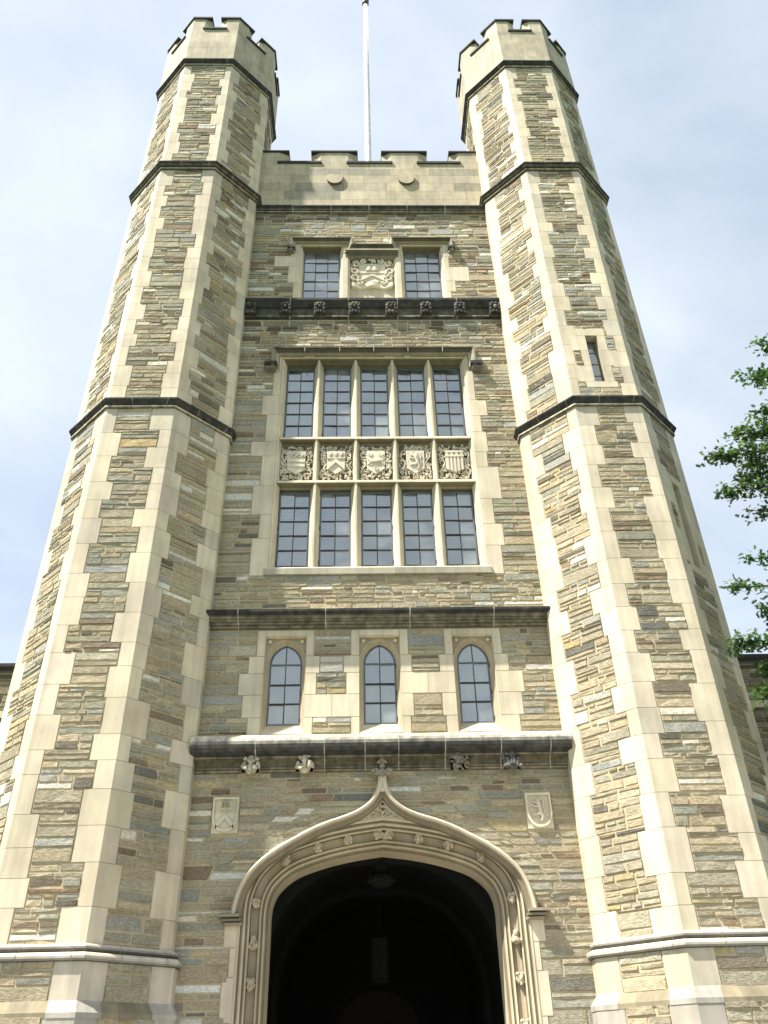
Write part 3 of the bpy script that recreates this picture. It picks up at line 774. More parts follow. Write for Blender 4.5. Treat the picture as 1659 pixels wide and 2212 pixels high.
def hood_profile(pr, hgt): return [(-.0, .0), (-.0, pr * .35), (hgt * .22, pr * .45), (hgt * .45, pr * .85), (hgt * .55, pr), (hgt * .72, pr), (hgt * 1.0, 0)]
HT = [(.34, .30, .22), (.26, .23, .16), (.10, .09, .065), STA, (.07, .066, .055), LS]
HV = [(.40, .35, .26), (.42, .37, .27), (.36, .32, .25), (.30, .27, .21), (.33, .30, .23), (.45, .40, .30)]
def stop(mb, xa, xb, za, zb, pr):
    fbox(mb, FA, xa, xb, (za + zb) / 2, zb, -.01, pr, STA, .008); a2, b2 = (xa + .02, xb - .03) if xa < 0 else (xa + .03, xb - .02)
    fbox(mb, FA, a2, b2, za, (za + zb) / 2 - .01, -.01, pr * .8, (.2, .18, .15), .008)

# --- top pair of windows and the crest between them
rng = random.Random(21)
sb = MB(); ashlar_frame(sb, ashlar['top'], rng)
for s in (-1, 1):
    x0, x1 = (-1.80, -.72) if s < 0 else (.72, 1.80)
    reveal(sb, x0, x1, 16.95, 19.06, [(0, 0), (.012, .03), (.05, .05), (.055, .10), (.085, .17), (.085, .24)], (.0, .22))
fbox(sb, FA, -.72, .72, 18.75, 18.93, -.1, .02, ls(rng), .004)
fbox(sb, FA, -.60, .60, 16.98, 18.75, -.16, -.13, ls(rng))
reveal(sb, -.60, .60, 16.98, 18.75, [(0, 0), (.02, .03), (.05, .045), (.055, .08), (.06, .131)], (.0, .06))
sur = sb.build('window_surround', tower)
sur['label'] = 'limestone surround of the two top windows with a stepped hood'
hb = MB()
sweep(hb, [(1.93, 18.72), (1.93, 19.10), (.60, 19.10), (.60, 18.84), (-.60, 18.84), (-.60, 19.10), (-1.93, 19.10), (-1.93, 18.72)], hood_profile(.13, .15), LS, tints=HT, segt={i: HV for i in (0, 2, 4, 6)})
stop(hb, -2.12, -1.92, 18.70, 18.88, .15); stop(hb, 1.92, 2.10, 18.70, 18.88, .15)
extrude_x(hb, [(0, 18.80), (.10, 18.79), (.10, 18.74), (.03, 18.70), (.02, 18.60), (-.06, 18.52), (-.13, 18.50)], [LS, (.36, .33, .24), STB, (.13, .12, .08), (.2, .18, .13), STB], -.66, .66)
hb.build('hood_mould', sur, (WEA,))
for x0, x1 in ((-1.715, -.805), (.805, 1.715)): casement(x0, x1, 17.17, 18.975, .21, 3, 5, blind=.9)

# --- carved crests
CR = (.68, .62, .50)
def vine(mb, cx, cz, hw, hh, sw, sh, d, rng, n=70):
    """tangle of grapes, leaves and stems round a shield"""
    for i in range(n):
        while True:
            x, z = rng.uniform(-hw, hw), rng.uniform(-hh, hh)
            if abs(x) > sw or z > sh * .93 or z < -sh * (1.0 - .55 * abs(x) / sw): break
        k = rng.random()
        if k < .45:
            for j in range(3):
                a = rng.uniform(0, 6.28); ball(mb, FA.p(cx + x + .018 * math.cos(a), cz + z + .018 * math.sin(a), d + rng.uniform(.03, .075)), rng.uniform(.014, .02), CR, 6, 4)
        elif k < .75:
            a = rng.uniform(0, 6.28); ball(mb, FA.p(cx + x, cz + z, d + rng.uniform(.03, .06)), (rng.uniform(.02, .04), .018, rng.uniform(.02, .035)), CR, 7, 4)
        else:
            a0 = rng.uniform(0, 6.28); r = rng.uniform(.03, .05)
            tube(mb, [FA.p(cx + x + (r * (1 - .08 * t)) * math.cos(a0 + t * .7), cz + z + (r * (1 - .08 * t)) * math.sin(a0 + t * .7), d + .05) for t in range(8)], .010, CR, 5)

def lion(mb, cx, cz, s, d, th, sx=1):
    """rampant lion, facing left"""
    P = lambda x, z: FA.p(cx + sx * x * s, cz + z * s, d)
    def limb(pts, r): tube(mb, [P(*p) for p in pts], [q * s for q in r], CR, 7)
    limb([(-.02, .62), (.0, .35), (.06, .05), (.08, -.2), (.05, -.35)], [.17, .20, .16, .15, .15])
    ball(mb, P(-.02, .66), (.17 * s, .1 * s, .19 * s), CR, 8, 6); ball(mb, P(-.17, .68), (.11 * s, .08 * s, .08 * s), CR, 7, 5); ball(mb, P(.05, .84), (.07 * s, .05 * s, .07 * s), CR, 6, 4)
    limb([(-.02, .45), (-.25, .50), (-.42, .62), (-.52, .60)], [.1, .08, .07, .05])
    limb([(-.02, .22), (-.25, .20), (-.48, .30), (-.60, .25)], [.1, .08, .07, .05])
    limb([(.02, -.3), (-.2, -.42), (-.42, -.40), (-.55, -.50)], [.15, .11, .08, .06])
    limb([(.08, -.35), (.22, -.58), (.16, -.82), (.02, -.92)], [.15, .12, .08, .06])
    limb([(.12, -.30), (.32, -.35), (.42, -.1), (.33, .2), (.40, .5), (.34, .72)], [.05, .05, .05, .05, .06, .08])

def shield_poly(cx, cz, hw, hh, style=0, n=10):
    if style == 0: return [(cx - hw, cz + hh), (cx - hw * .97, cz - hh * .55), (cx, cz - hh), (cx + hw * .97, cz - hh * .55), (cx + hw, cz + hh)]
    L_ = [(cx - hw, cz + hh), (cx - hw * 1.0, cz - hh * .1)]
    for i in range(1, n): 
        t = i / n; L_.append((cx - hw * math.cos(t * math.pi / 2) ** .8, cz - hh * .1 - hh * .9 * math.sin(t * math.pi / 2) ** 1.15))
    L_.append((cx, cz - hh))
    return L_ + [(2 * cx - x, z) for x, z in L_[-2::-1]]

def chevron(mb, cx, zt, hw, drop, th, d0, d1, tint=CR):
    plate(mb, FA, [(cx - hw, zt - drop), (cx - hw, zt - drop - th), (cx, zt - th), (cx, zt)][::-1], d0, d1, tint)
    plate(mb, FA, [(cx + hw, zt - drop), (cx, zt), (cx, zt - th), (cx + hw, zt - drop - th)][::-1], d0, d1, tint)

def book(mb, cx, cz, hw, hh, d, tint=CR):
    for s in (-1, 1):
        n = 5
        for i in range(n):
            x0, x1 = hw * i / n, hw * (i + 1) / n; h0, h1 = [.012 + .03 * math.sin(math.pi * min(1, x / hw * 1.05)) for x in (x0, x1)]
            mb.face([FA.p(cx + s * x0, cz - hh, d + h0), FA.p(cx + s * x1, cz - hh, d + h1), FA.p(cx + s * x1, cz + hh, d + h1), FA.p(cx + s * x0, cz + hh, d + h0)], tint)
            mb.face([FA.p(cx + s * x0, cz - hh, d - .01), FA.p(cx + s * x1, cz - hh, d - .01), FA.p(cx + s * x1, cz - hh, d + h1), FA.p(cx + s * x0, cz - hh, d + h0)], tint)
    fbox(mb, FA, cx - hw - .015, cx + hw + .015, cz - hh - .015, cz + hh + .015, d - .02, d + .008, tint, .004)

rng = random.Random(77)
# top crest: open book over a chevron in scrollwork, ribbon below
cb = MB(); plate(cb, FA, shield_poly(0, 18.06, .33, .36, 1), -.135, -.07, CR)
chevron(cb, 0, 17.99, .30, .20, .05, -.08, -.04); fbox(cb, FA, -.30, .30, 18.04, 18.055, -.08, -.05, CR)
book(cb, 0, 18.20, .15, .06, -.065)
crest = cb.build('carved_crest', tower); crest['label'] = 'large carved crest with an open book above a chevron'
for s in (-1, 1):
    vb = MB()
    for (x, z_, r, a0, tw) in [(.40, 18.38, .085, 2.2, 1), (.44, 18.10, .10, -2.5, -1), (.42, 17.86, .09, 1.5, 1), (.22, 18.47, .06, .5, -1), (.30, 17.70, .07, 3, 1)]:
        tube(vb, [FA.p(s * (x + r * (1 - .055 * t) * math.cos(a0 + tw * t * .5)), z_ + r * (1 - .055 * t) * 1.15 * math.sin(a0 + tw * t * .5), -.06) for t in range(14)], [.03 - .0012 * t for t in range(14)], CR, 6)
        for q in range(5): a = rng.uniform(0, 6.28); ball(vb, FA.p(s * (x + r * .9 * math.cos(a)), z_ + r * math.sin(a), -.05), (.038, .035, .032), CR, 7, 5)
    vb.build('scroll_carving', crest)
vb = MB()
for q in range(9): ball(vb, FA.p(rng.uniform(-.08, .08), 18.48 + rng.uniform(-.03, .05), -.05), .03, CR, 7, 5)
vb.build('crown_carving', crest)
rb2 = MB()
for i in range(16):
    x0, x1 = -.5 + i / 16, -.5 + (i + 1) / 16
    f = lambda x: (17.60 + .03 * math.cos(x * 9) + .02 * abs(x), -.05 + .035 * math.cos(x * 13))
    (za, da), (zb, db) = f(x0), f(x1); rb2.face([FA.p(x0, za - .07, da), FA.p(x1, zb - .07, db), FA.p(x1, zb + .07, db), FA.p(x0, za + .07, da)], CR)
    rb2.face([FA.p(x0, za - .07, da), FA.p(x1, zb - .07, db), FA.p(x1, zb - .07, -.13), FA.p(x0, za - .07, -.13)], CR); rb2.face([FA.p(x0, za + .07, da), FA.p(x1, zb + .07, db), FA.p(x1, zb + .07, -.13), FA.p(x0, za + .07, -.13)], CR)
rb2.build('ribbon', crest)

# --- great window: five lights, two rows, a row of crests between
rng = random.Random(23)
sb = MB(); ashlar_frame(sb, ashlar['big'], rng)
PJ = [(0, 0), (.012, .03), (.045, .04), (.055, .085), (.075, .10), (.09, .16), (.10, .16), (.10, .32)]
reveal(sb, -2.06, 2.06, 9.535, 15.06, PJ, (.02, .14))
extrude_x(sb, [(-.03, 9.37), (.055, 9.37), (.055, 9.50), (.02, 9.535), (-.05, 9.545)], [(.36, .34, .27), (.36, .34, .27), LS, LS], -2.13, 2.13, [-1.0, .3, 1.4], rng=rng)
sur = sb.build('window_surround', tower); sur['label'] = 'limestone surround of the great ten-light window'
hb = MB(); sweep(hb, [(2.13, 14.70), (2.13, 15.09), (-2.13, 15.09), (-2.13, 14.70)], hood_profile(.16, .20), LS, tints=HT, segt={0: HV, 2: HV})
for x in (-1.55, -.77, 0, .77, 1.55): fbox(hb, FA, x - .008, x + .008, 15.10, 15.22, .06, .165, (.4, .38, .33))
stop(hb, -2.44, -2.15, 14.60, 14.80, .17); stop(hb, 2.15, 2.42, 14.60, 14.80, .17); hb.build('hood_mould', sur, (WEA,))
LX = [(-1.955, -1.335), (-1.14, -.52), (-.31, .31), (.51, 1.13), (1.325, 1.945)]
LX = [(c - .31, c + .31) for c in (-1.645, -.825, 0, .822, 1.637)]
mb_ = MB()
for a, b in zip(LX, LX[1:]):
    x0, x1 = a[1], b[0]; xm = (x0 + x1) / 2
    for (z0, z1) in ((12.66 + .16, 15.0), (11.52 + .16, 12.66 - .16), (9.60, 11.52 - .16)):
        P4 = [(x0, -.30), (x0, -.235), (xm - .050, -.125), (xm - .018, -.045), (xm + .018, -.045), (xm + .050, -.125), (x1, -.235), (x1, -.30)]
        V = [(x, -d, zz) for zz in (z0 - .16, z1 + .16) for x, d in P4]; n = 8
        mb_.add(V, [(i, (i + 1) % n, (i + 1) % n + n, i + n) for i in range(n)], LS)
for (zc0, zc1) in ((12.56, 12.73), (11.42, 11.59)):
    for (xa, xb) in ((-2.0, 2.0),):
        extrude_x(mb_, [(-.30, zc1 + .16), (-.05, zc1 + .03), (-.03, zc1), (-.03, zc1 - .04), (-.10, zc1 - .045), (-.19, zc1 - .05), (-.20, zc1 - .09), (-.30, zc1 - .10)], [LS, LS, LS, (.22, .19, .125), (.2, .172, .115), (.3, .26, .18), (.17, .15, .1)], xa, xb)  # transom undersides tinted darker, soffit shade put into the colour
for (xa, xb) in LX:
    extrude_x(mb_, [(-.13, 15.02), (-.135, 15.0), (-.21, 14.975), (-.22, 14.955), (-.30, 14.95)], [(.20, .18, .13)] * 4, xa - .09, xb + .09)  # light heads tinted dark as shaded soffits
    for s in (-1, 1):
        pass
    fbox(mb_, FA, xa - .03, xb + .03, 11.5, 12.66, -.30, -.20, (.20, .17, .12))  # panel backs painted dark: grime and the carving's undercut shade
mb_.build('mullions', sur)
BL1 = [.55, .62, .58, .60, .66]; BL2 = [.42, .44, .18, .16, .14]
for i, (xa, xb) in enumerate(LX):
    casement(xa, xb, 12.88, 14.945, .265, 2, 6, hinge=-1 if i < 2 else 1, blind=.93)
    casement(xa, xb, 9.70, 11.465, .265, 2, 5, hinge=-1 if i < 2 else 1, blind=BL2[i])
    # crest panel
    cx = (xa + xb) / 2; cz = 12.13; d = -.19
    cb = MB(); plate(cb, FA, shield_poly(cx, cz, .19, .30, 0), d, d + .085, CR); sd = d + .085
    if i == 0:
        for k in (-1, 0, 1):
            for s in (-1, 1): plate(cb, FA, [(cx + k * .11 - .04 * s, cz + .14), (cx + k * .11 - .04 * s + .02, cz + .13), (cx + k * .11 + .05 * s, cz + .20), (cx + k * .11 + .05 * s - .02, cz + .215)], sd, sd + .02, CR)
        for zz in (.02, -.10): 
            for j in range(8):
                x0, x1 = -.18 + .36 * j / 8, -.18 + .36 * (j + 1) / 8; y0, y1 = .012 * math.cos(x0 * 8), .012 * math.cos(x1 * 8)
                plate(cb, FA, [(cx + x0, cz + zz + y0 - .025), (cx + x1, cz + zz + y1 - .025), (cx + x1, cz + zz + y1 + .03), (cx + x0, cz + zz + y0 + .03)], sd, sd + .022, CR)
    elif i == 1:
        for k in (-1, 0, 1): ball(cb, FA.p(cx + k * .115, cz + .19, sd + .01), (.035, .03, .045), CR, 8, 6); ball(cb, FA.p(cx + k * .115 - .03, cz + .235, sd + .01), .014, CR, 5, 4); ball(cb, FA.p(cx + k * .115 + .03, cz + .235, sd + .01), .014, CR, 5, 4)
        fbox(cb, FA, cx - .185, cx + .185, cz + .085, cz + .11, sd, sd + .02, CR); chevron(cb, cx, cz + .08, .185, .20, .10, sd, sd + .03)
    elif i == 2:
        for k in (-1, 1): tube(cb, [FA.p(cx + k * .11 + .04 * math.cos(a), cz + .20 + .04 * math.sin(a), sd + .005) for a in [2.4 + 4.6 * t / 9 for t in range(10)]], .014, CR, 6)
        tube(cb, [FA.p(cx + .035 * math.cos(a), cz - .17 + .045 * math.sin(a), sd + .005) for a in [1.9 + 5.6 * t / 9 for t in range(10)]], .014, CR, 6)
        for pts, r in [([(-.12, .0), (.02, .02), (.11, .04)], [.03, .035, .03]), ([(-.10, .0), (-.14, .06)], [.03, .028]), ([(-.1, -.01), (-.17, -.07)], [.018, .012]), ([(-.04, 0), (-.1, -.09)], [.018, .012]), ([(.1, .03), (.06, -.06)], [.02, .012]), ([(.12, .03), (.15, -.08)], [.02, .012]), ([(.13, .05), (.17, .1), (.13, .13)], [.01, .012, .014])]:
            tube(cb, [FA.p(cx + x, cz + zz, sd + .008) for x, zz in pts], r, CR, 6)
    elif i == 3:
        lion(cb, cx + .02, cz + .02, .24, sd + .01, .02)
        for x, zz in [(-.15, .24), (-.05, .26), (.14, .24), (-.15, .02), (-.12, -.06), (-.05, -.2), (.14, -.1), (.05, -.22), (.15, .1)]: ball(cb, FA.p(cx + x, cz + zz, sd), .011, CR, 6, 4)
    else:
        for j in range(5): fbox(cb, FA, cx - .17 + j * .074, cx - .17 + j * .074 + .044, cz - .22 + .05 * (2 - abs(j - 2)) * -.5, cz + .12, sd, sd + .022, CR)
        fbox(cb, FA, cx - .19, cx + .19, cz + .11, cz + .16, sd, sd + .03, CR); fbox(cb, FA, cx - .19, cx + .19, cz + .22, cz + .26, sd, sd + .03, CR)
        for j in range(4): fbox(cb, FA, cx - .18 + j * .1, cx - .13 + j * .1, cz + .16, cz + .22, sd, sd + .026, CR)
    pn = cb.build('carved_panel', tower)
    pn['label'] = ['carved shield with three mullets over two wavy bars', 'carved shield with three heads over a chevron', 'carved shield with a running dog between crescents', 'carved shield with a rampant lion', 'carved shield with upright stripes under a battlemented band'][i]
    vb = MB(); vine(vb, cx, cz + .0, .31, .43, .20, .31, d, rng, 150)
    for s in (-1, 1): tube(vb, [FA.p(cx + s * (.26 + .05 * math.sin(t * .9)), cz - .36 + t * .062, d + .065) for t in range(12)], .013, CR, 5)
    vb.build('vine_carving', pn)

# --- three arch-headed windows
rng = random.Random(29)
for i, cx in enumerate(AW):
    sb = MB()
    bl = [q for q in ashlar['arch'] if abs((q[0] + q[1]) / 2 - cx) < .83 and (q[0] >= cx - .9 and q[1] <= cx + .9)]
    ashlar_frame(sb, bl, rng)
    sweep(sb, [(cx + .36, 6.345), (cx + .36, 8.12), (cx - .36, 8.12), (cx - .36, 6.345)], [(0, 0), (-.008, -.03), (-.012, -.09), (-.02, -.09)], LS)
    ap = arch_pts(.345, 7.67, 8.09, 10)
    path = [(cx + .345, 6.40), (cx + .345, 7.2)] + [(cx + x, z_) for x, z_ in ap] + [(cx - .345, 7.2), (cx - .345, 6.40)]
    SP = (.40, .345, .24)
    for (xa, za), (xb, zb) in zip(path, path[1:]):
        if za >= 7.66 and zb >= 7.66: sb.face([FA.p(xa, za, -.085), FA.p(xa, 8.12, -.085), FA.p(xb, 8.12, -.085), FA.p(xb, zb, -.085)], SP)
    for s in (-1, 1):
        sb.face([FA.p(cx + s * .345, 6.345, -.085), FA.p(cx + s * .36, 6.345, -.085), FA.p(cx + s * .36, 8.12, -.085), FA.p(cx + s * .345, 8.12, -.085)], SP)
        ball(sb, FA.p(cx + s * .285, 8.045, -.06), .035, LS, 8, 6)
        tube(sb, [FA.p(cx + s * .345, 8.10, -.08), FA.p(cx + s * .18, 8.085, -.08)], .012, SP, 5)
    sweep(sb, path, [(.012, -.085), (.012, -.065), (-.006, -.065), (-.012, -.10), (-.03, -.115), (-.045, -.16), (-.06, -.17), (-.06, -.25)], (.46, .395, .28))
    sb.face([FA.p(cx - .36, 6.345, .005), FA.p(cx + .36, 6.345, .005), FA.p(cx + .30, 6.565, -.2), FA.p(cx - .30, 6.565, -.2)], (.62, .53, .38))
    sb.face([FA.p(cx - .30, 6.565, -.2), FA.p(cx + .30, 6.565, -.2), FA.p(cx + .30, 6.565, -.3), FA.p(cx - .30, 6.565, -.3)], LS)
    for s in (-1, 1): sb.face([FA.p(cx + s * .36, 6.345, .0), FA.p(cx + s * .36, 6.60, -.09), FA.p(cx + s * .29, 6.60, -.22), FA.p(cx + s * .29, 6.56, -.2)], LS)
    so_ = sb.build('window_surround', tower)
    casement(cx - .285, cx + .285, 6.56, 8.04, .21, 2, 3, hinge=1, blind=(.60, .58, .52)[i], head=(7.665, 8.045), fr_w=.032)

# ------------------------------------------------------------------ shields on the wall beside the arch
rng = random.Random(41)
WS = (.70, .64, .49)
for s in (-1, 1):
    cx = -2.45 if s < 0 else 2.453; cz = 5.055 if s < 0 else 5.045
    b_ = MB(); block(b_, FA, rect(cx - .205, cx + .205, cz - .265, cz + .265), -.03, .006, (.004,) * 4, WS)
    outer = shield_poly(cx, cz + .01, .20, .26, 1); inner_ = shield_poly(cx, cz + .012, .172, .225, 1)
    n = len(outer)
    for i in range(n):
        j = (i + 1) % n
        b_.face([FA.p(*outer[i], .006), FA.p(*outer[j], .006), FA.p(*outer[j], .05), FA.p(*outer[i], .05)], WS)
        b_.face([FA.p(*outer[i], .05), FA.p(*outer[j], .05), FA.p(*inner_[j], .05), FA.p(*inner_[i], .05)], WS)
        b_.face([FA.p(*inner_[i], .05), FA.p(*inner_[j], .05), FA.p(*inner_[j], .015), FA.p(*inner_[i], .015)], WS)
    b_.face([FA.p(*p, .015) for p in inner_], WS)
    o = b_.build('wall_shield', tower)
    o['label'] = 'carved wall shield with an open book over a chevron' if s < 0 else 'carved wall shield with a rampant lion among billets'
    c_ = MB()
    if s < 0:
        for k in range(9): fbox(c_, FA, cx - .165, cx + .165, cz + .055 + k * .0185, cz + .064 + k * .0185, .012, .02, WS)
        fbox(c_, FA, cx - .17, cx + .17, cz + .045, cz + .055, .012, .028, WS)
        chevron(c_, cx, cz + .02, .14, .155, .075, .012, .05, WS); book(c_, cx, cz + .145, .078, .06, .03, WS)
        ch = c_.build('shield_charge', o)
        for tx, bx in (('VET\nTES\nEN', -.038), ('NOV\nTAM\nTVM', .038)):
            cu = bpy.data.curves.new('lettering', 'FONT'); cu.body = tx; cu.size = .036; cu.align_x = 'CENTER'; cu.extrude = .002; cu.space_line = .9
            to = bpy.data.objects.new('t', cu); C.objects.link(to); dg = bpy.context.evaluated_depsgraph_get(); dg.update()
            tm = bpy.data.meshes.new_from_object(to.evaluated_get(dg)); bpy.data.objects.remove(to)
            a = tm.attributes.new('tint', 'FLOAT_COLOR', 'FACE'); a.data.foreach_set('color', [c for _ in range(len(tm.polygons)) for c in (.12, .09, .06, 1)])
            tm.materials.clear(); tm.materials.append(LIM)
            t2 = bpy.data.objects.new('lettering', tm); C.objects.link(t2); t2.parent = o
            t2.location = (cx + bx, -.076, cz + .167); t2.rotation_euler = (math.pi / 2, 0, 0)
    else:
        for k in range(22): fbox(c_, FA, cx - .165 + max(0, k - 12) * .0 , cx + .165, cz + .2 - k * .0185, cz + .209 - k * .0185, .012, .018, WS) if k < 15 else fbox(c_, FA, cx - .165 + (k - 14) * .02, cx + .165 - (k - 14) * .02, cz + .2 - k * .0185, cz + .209 - k * .0185, .012, .018, WS)
        for x, zz in [(-.12, .18), (-.05, .185), (.04, .18), (.12, .18), (-.12, .03), (.14, .03), (-.1, -.08), (-.03, -.08), (.13, -.08), (.02, -.15)]: fbox(c_, FA, cx + x - .011, cx + x + .011, cz + zz - .022, cz + zz + .022, .012, .032, WS)
        lion(c_, cx + .0, cz + .02, .195, .045, .02); c_.build('shield_charge', o)

# ------------------------------------------------------------------ gateway arch
rng = random.Random(43)
ab = MB()
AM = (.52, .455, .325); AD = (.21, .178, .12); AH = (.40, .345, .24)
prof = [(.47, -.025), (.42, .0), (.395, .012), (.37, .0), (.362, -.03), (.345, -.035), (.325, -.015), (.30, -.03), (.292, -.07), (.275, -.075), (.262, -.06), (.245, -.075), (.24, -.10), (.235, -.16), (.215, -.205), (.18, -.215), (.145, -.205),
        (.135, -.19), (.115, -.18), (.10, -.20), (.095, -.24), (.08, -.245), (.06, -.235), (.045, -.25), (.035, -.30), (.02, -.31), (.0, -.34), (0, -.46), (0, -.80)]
tt = [AM, AM, AM, AD, AD, AM, AM, AD, AD, AM, AM, AD, AD, AH, AH, AH, AH, AD, AM, AM, AD, AD, AM, AM, AD, AD, AM, AM]  # AD strips paint grime and shade into the grooves for depth
sweep(ab, OPEN, prof, AM, tints=tt)
ashl = []
for a, b, e in JAMB:
    for s in (-1, 1): block(ab, FA, rect(*sorted((s * 2.12, s * e)), a + .002, b - .002), -.03, .004, (.003,) * 4, ls(rng))
# wall face between mouldings and hood
hp = HOOD_R; 
def outer_curve(m):
    pts = []
    for i in range(len(OPEN_R)):
        a = OPEN_R[max(i - 1, 0)]; b = OPEN_R[min(i + 1, len(OPEN_R) - 1)]
        if i == len(OPEN_R) - 1: nx, nz = 0, 1
        else:
            dx, dz = b[0] - a[0], b[1] - a[1]; l = math.hypot(dx, dz); nx, nz = dz / l, -dx / l
        pts.append((OPEN_R[i][0] + nx * m, OPEN_R[i][1] + nz * m))
    return [p for p in pts if p[1] > 3.55]
def resamp(pts, n):
    d = [0]
    for a, b in zip(pts, pts[1:]): d.append(d[-1] + math.hypot(b[0] - a[0], b[1] - a[1]))
    o = []
    for i in range(n + 1):
        t = d[-1] * i / n; j = 0
        while j < len(d) - 2 and d[j + 1] < t: j += 1
        k = (t - d[j]) / max(d[j + 1] - d[j], 1e-9); o.append(tuple(pts[j][c] + (pts[j + 1][c] - pts[j][c]) * k for c in range(2)))
    return o
oc = outer_curve(.40); hc = [(x - .03, z_ - .02) for x, z_ in HOOD_R if z_ < 5.45]
A_ = resamp(oc, 24); B_ = resamp(hc, 24)
for s in (-1, 1):
    for i in range(24): ab.face([FA.p(s * A_[i][0], A_[i][1], -.018), FA.p(s * max(0, B_[i][0]), B_[i][1], -.018), FA.p(s * max(0, B_[i + 1][0]), B_[i + 1][1], -.018), FA.p(s * A_[i + 1][0], A_[i + 1][1], -.018)], AM)
arch = ab.build('gateway_arch', tower)
# hood mould with ogee tip
hb = MB()
full = HOOD_R + [(-x, z_) for x, z_ in HOOD_R[::-1]]
hprof = [(-.135, -.02), (-.13, .03), (-.115, .05), (-.085, .055), (-.06, .085), (-.045, .125), (-.015, .135), (0, .12), (.028, .05), (.035, -.02)]
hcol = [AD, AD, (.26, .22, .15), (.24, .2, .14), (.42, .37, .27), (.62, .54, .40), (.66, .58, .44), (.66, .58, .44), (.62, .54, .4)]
sweep(hb, HOOD_R, hprof, LS, tints=hcol); sweep(hb, [(-x, z_) for x, z_ in HOOD_R[::-1]], hprof, LS, tints=hcol)
for s in (-1, 1):
    a, b = sorted((s * 2.10, s * 2.42)); fbox(hb, FA, a, b, 3.595, 3.65, -.01, .17, (.3, .27, .2), .01)
    a, b = sorted((s * 2.08, s * 2.38)); fbox(hb, FA, a, b, 3.545, 3.59, -.01, .13, (.22, .2, .15), .008)
    a, b = sorted((s * 2.07, s * 2.33)); fbox(hb, FA, a, b, 3.50, 3.542, -.01, .09, (.34, .3, .22), .008)
plate(hb, FA, [(-.075, 5.36), (.075, 5.36), (.055, 5.66), (-.055, 5.66)], -.01, .11, (.62, .55, .43))
hb.build('hood_mould', arch)
# leaf carving in the ogee
lb = MB()
for i in range(46):
    z_ = rng.uniform(4.98, 5.17); hwid = .24 * (5.20 - z_) / .22
    if hwid <= 0: continue
    x = rng.uniform(-hwid, hwid); ball(lb, FA.p(x, z_ - .03 * abs(x), .0), (.022, .02, .018), AM, 6, 4)
ball(lb, FA.p(0, 5.06, .01), .03, AM, 8, 6)
for s in (-1, 1): tube(lb, [FA.p(s * .33, 4.955, 0), FA.p(s * .2, 5.03, .005), FA.p(s * .07, 5.15, .005), FA.p(0, 5.24, .005)], .013, AM, 5)
lb.build('leaf_carving', arch)
# poppyhead finial
fb = MB()
ball(fb, FA.p(0, 5.64, .15), (.075, .07, .06), LS); ball(fb, FA.p(0, 5.735, .15), (.05, .05, .06), LS); ball(fb, FA.p(0, 5.82, .15), (.065, .06, .05), LS); ball(fb, FA.p(0, 5.90, .15), (.04, .04, .04), LS)
for s in (-1, 1):
    tube(fb, [FA.p(s * .03, 5.63, .14), FA.p(s * .1, 5.68, .16), FA.p(s * .15, 5.685, .15), FA.p(s * .16, 5.65, .15)], [.04, .04, .035, .02], LS, 7)
    ball(fb, FA.p(s * .105, 5.625, .16), (.045, .04, .04), LS); ball(fb, FA.p(s * .06, 5.80, .17), (.022, .02, .025), LS)
    tube(fb, [FA.p(s * .02, 5.91, .15), FA.p(s * .07, 5.94, .17)], [.025, .02], LS, 6)
o = remeshed(fb, 'finial', arch, .008, (.34, .31, .24), GRM)
# carved bosses in the hollow of the arch
def normal_at(i):
    a = OPEN_R[max(i - 1, 0)]; b = OPEN_R[min(i + 1, len(OPEN_R) - 1)]; dx, dz = b[0] - a[0], b[1] - a[1]; l = math.hypot(dx, dz); return dz / l, -dx / l
def on_arch(s_len):
    """point at arc length back from the apex"""
    acc = 0
    for i in range(len(OPEN_R) - 1, 0, -1):
        a, b = OPEN_R[i], OPEN_R[i - 1]; l = math.hypot(a[0] - b[0], a[1] - b[1])
        if acc + l >= s_len:
            k = (s_len - acc) / l; dx, dz = a[0] - b[0], a[1] - b[1]; return (a[0] + (b[0] - a[0]) * k, a[1] + (b[1] - a[1]) * k, dz / l, -dx / l)
        acc += l
def head_boss(mb, x, y, z_, s, rg):
    ball(mb, (x, y, z_), (.055 * s, .055 * s, .075 * s), LS, 9, 7); ball(mb, (x, y - .05 * s, z_ - .005 * s), (.014 * s, .022 * s, .02 * s), LS, 6, 5)
    for e in (-1, 1):
        ball(mb, (x + e * .024 * s, y - .047 * s, z_ + .022 * s), (.014 * s, .012 * s, .008 * s), LS, 6, 5); ball(mb, (x + e * .056 * s, y, z_), (.014 * s, .02 * s, .024 * s), LS, 6, 5)
        ball(mb, (x + e * .035 * s, y - .02 * s, z_ + .055 * s), (.035 * s, .035 * s, .03 * s), LS, 7, 5); ball(mb, (x + e * .03 * s, y - .03 * s, z_ - .04 * s), (.02 * s, .02 * s, .018 * s), LS, 6, 5)
    ball(mb, (x, y - .04 * s, z_ - .042 * s), (.024 * s, .016 * s, .008 * s), LS, 6, 5); ball(mb, (x, y - .03 * s, z_ - .065 * s), (.025 * s, .025 * s, .02 * s), LS, 6, 5)
def leaf_boss(mb, x, y, z_, s, rg):
    for k in range(5): a = k * 1.257 + rg.uniform(0, 1); ball(mb, (x + .045 * s * math.cos(a), y, z_ + .045 * s * math.sin(a)), (.035 * s, .035 * s, .03 * s), LS, 7, 5)
    ball(mb, (x, y - .035 * s, z_), .03 * s, LS, 7, 5)
    tube(mb, [(x + .06 * s * math.cos(t * .6) * (1 - t * .06), y - .035 * s, z_ + .06 * s * math.sin(t * .6) * (1 - t * .06)) for t in range(8)], .014 * s, LS, 5)
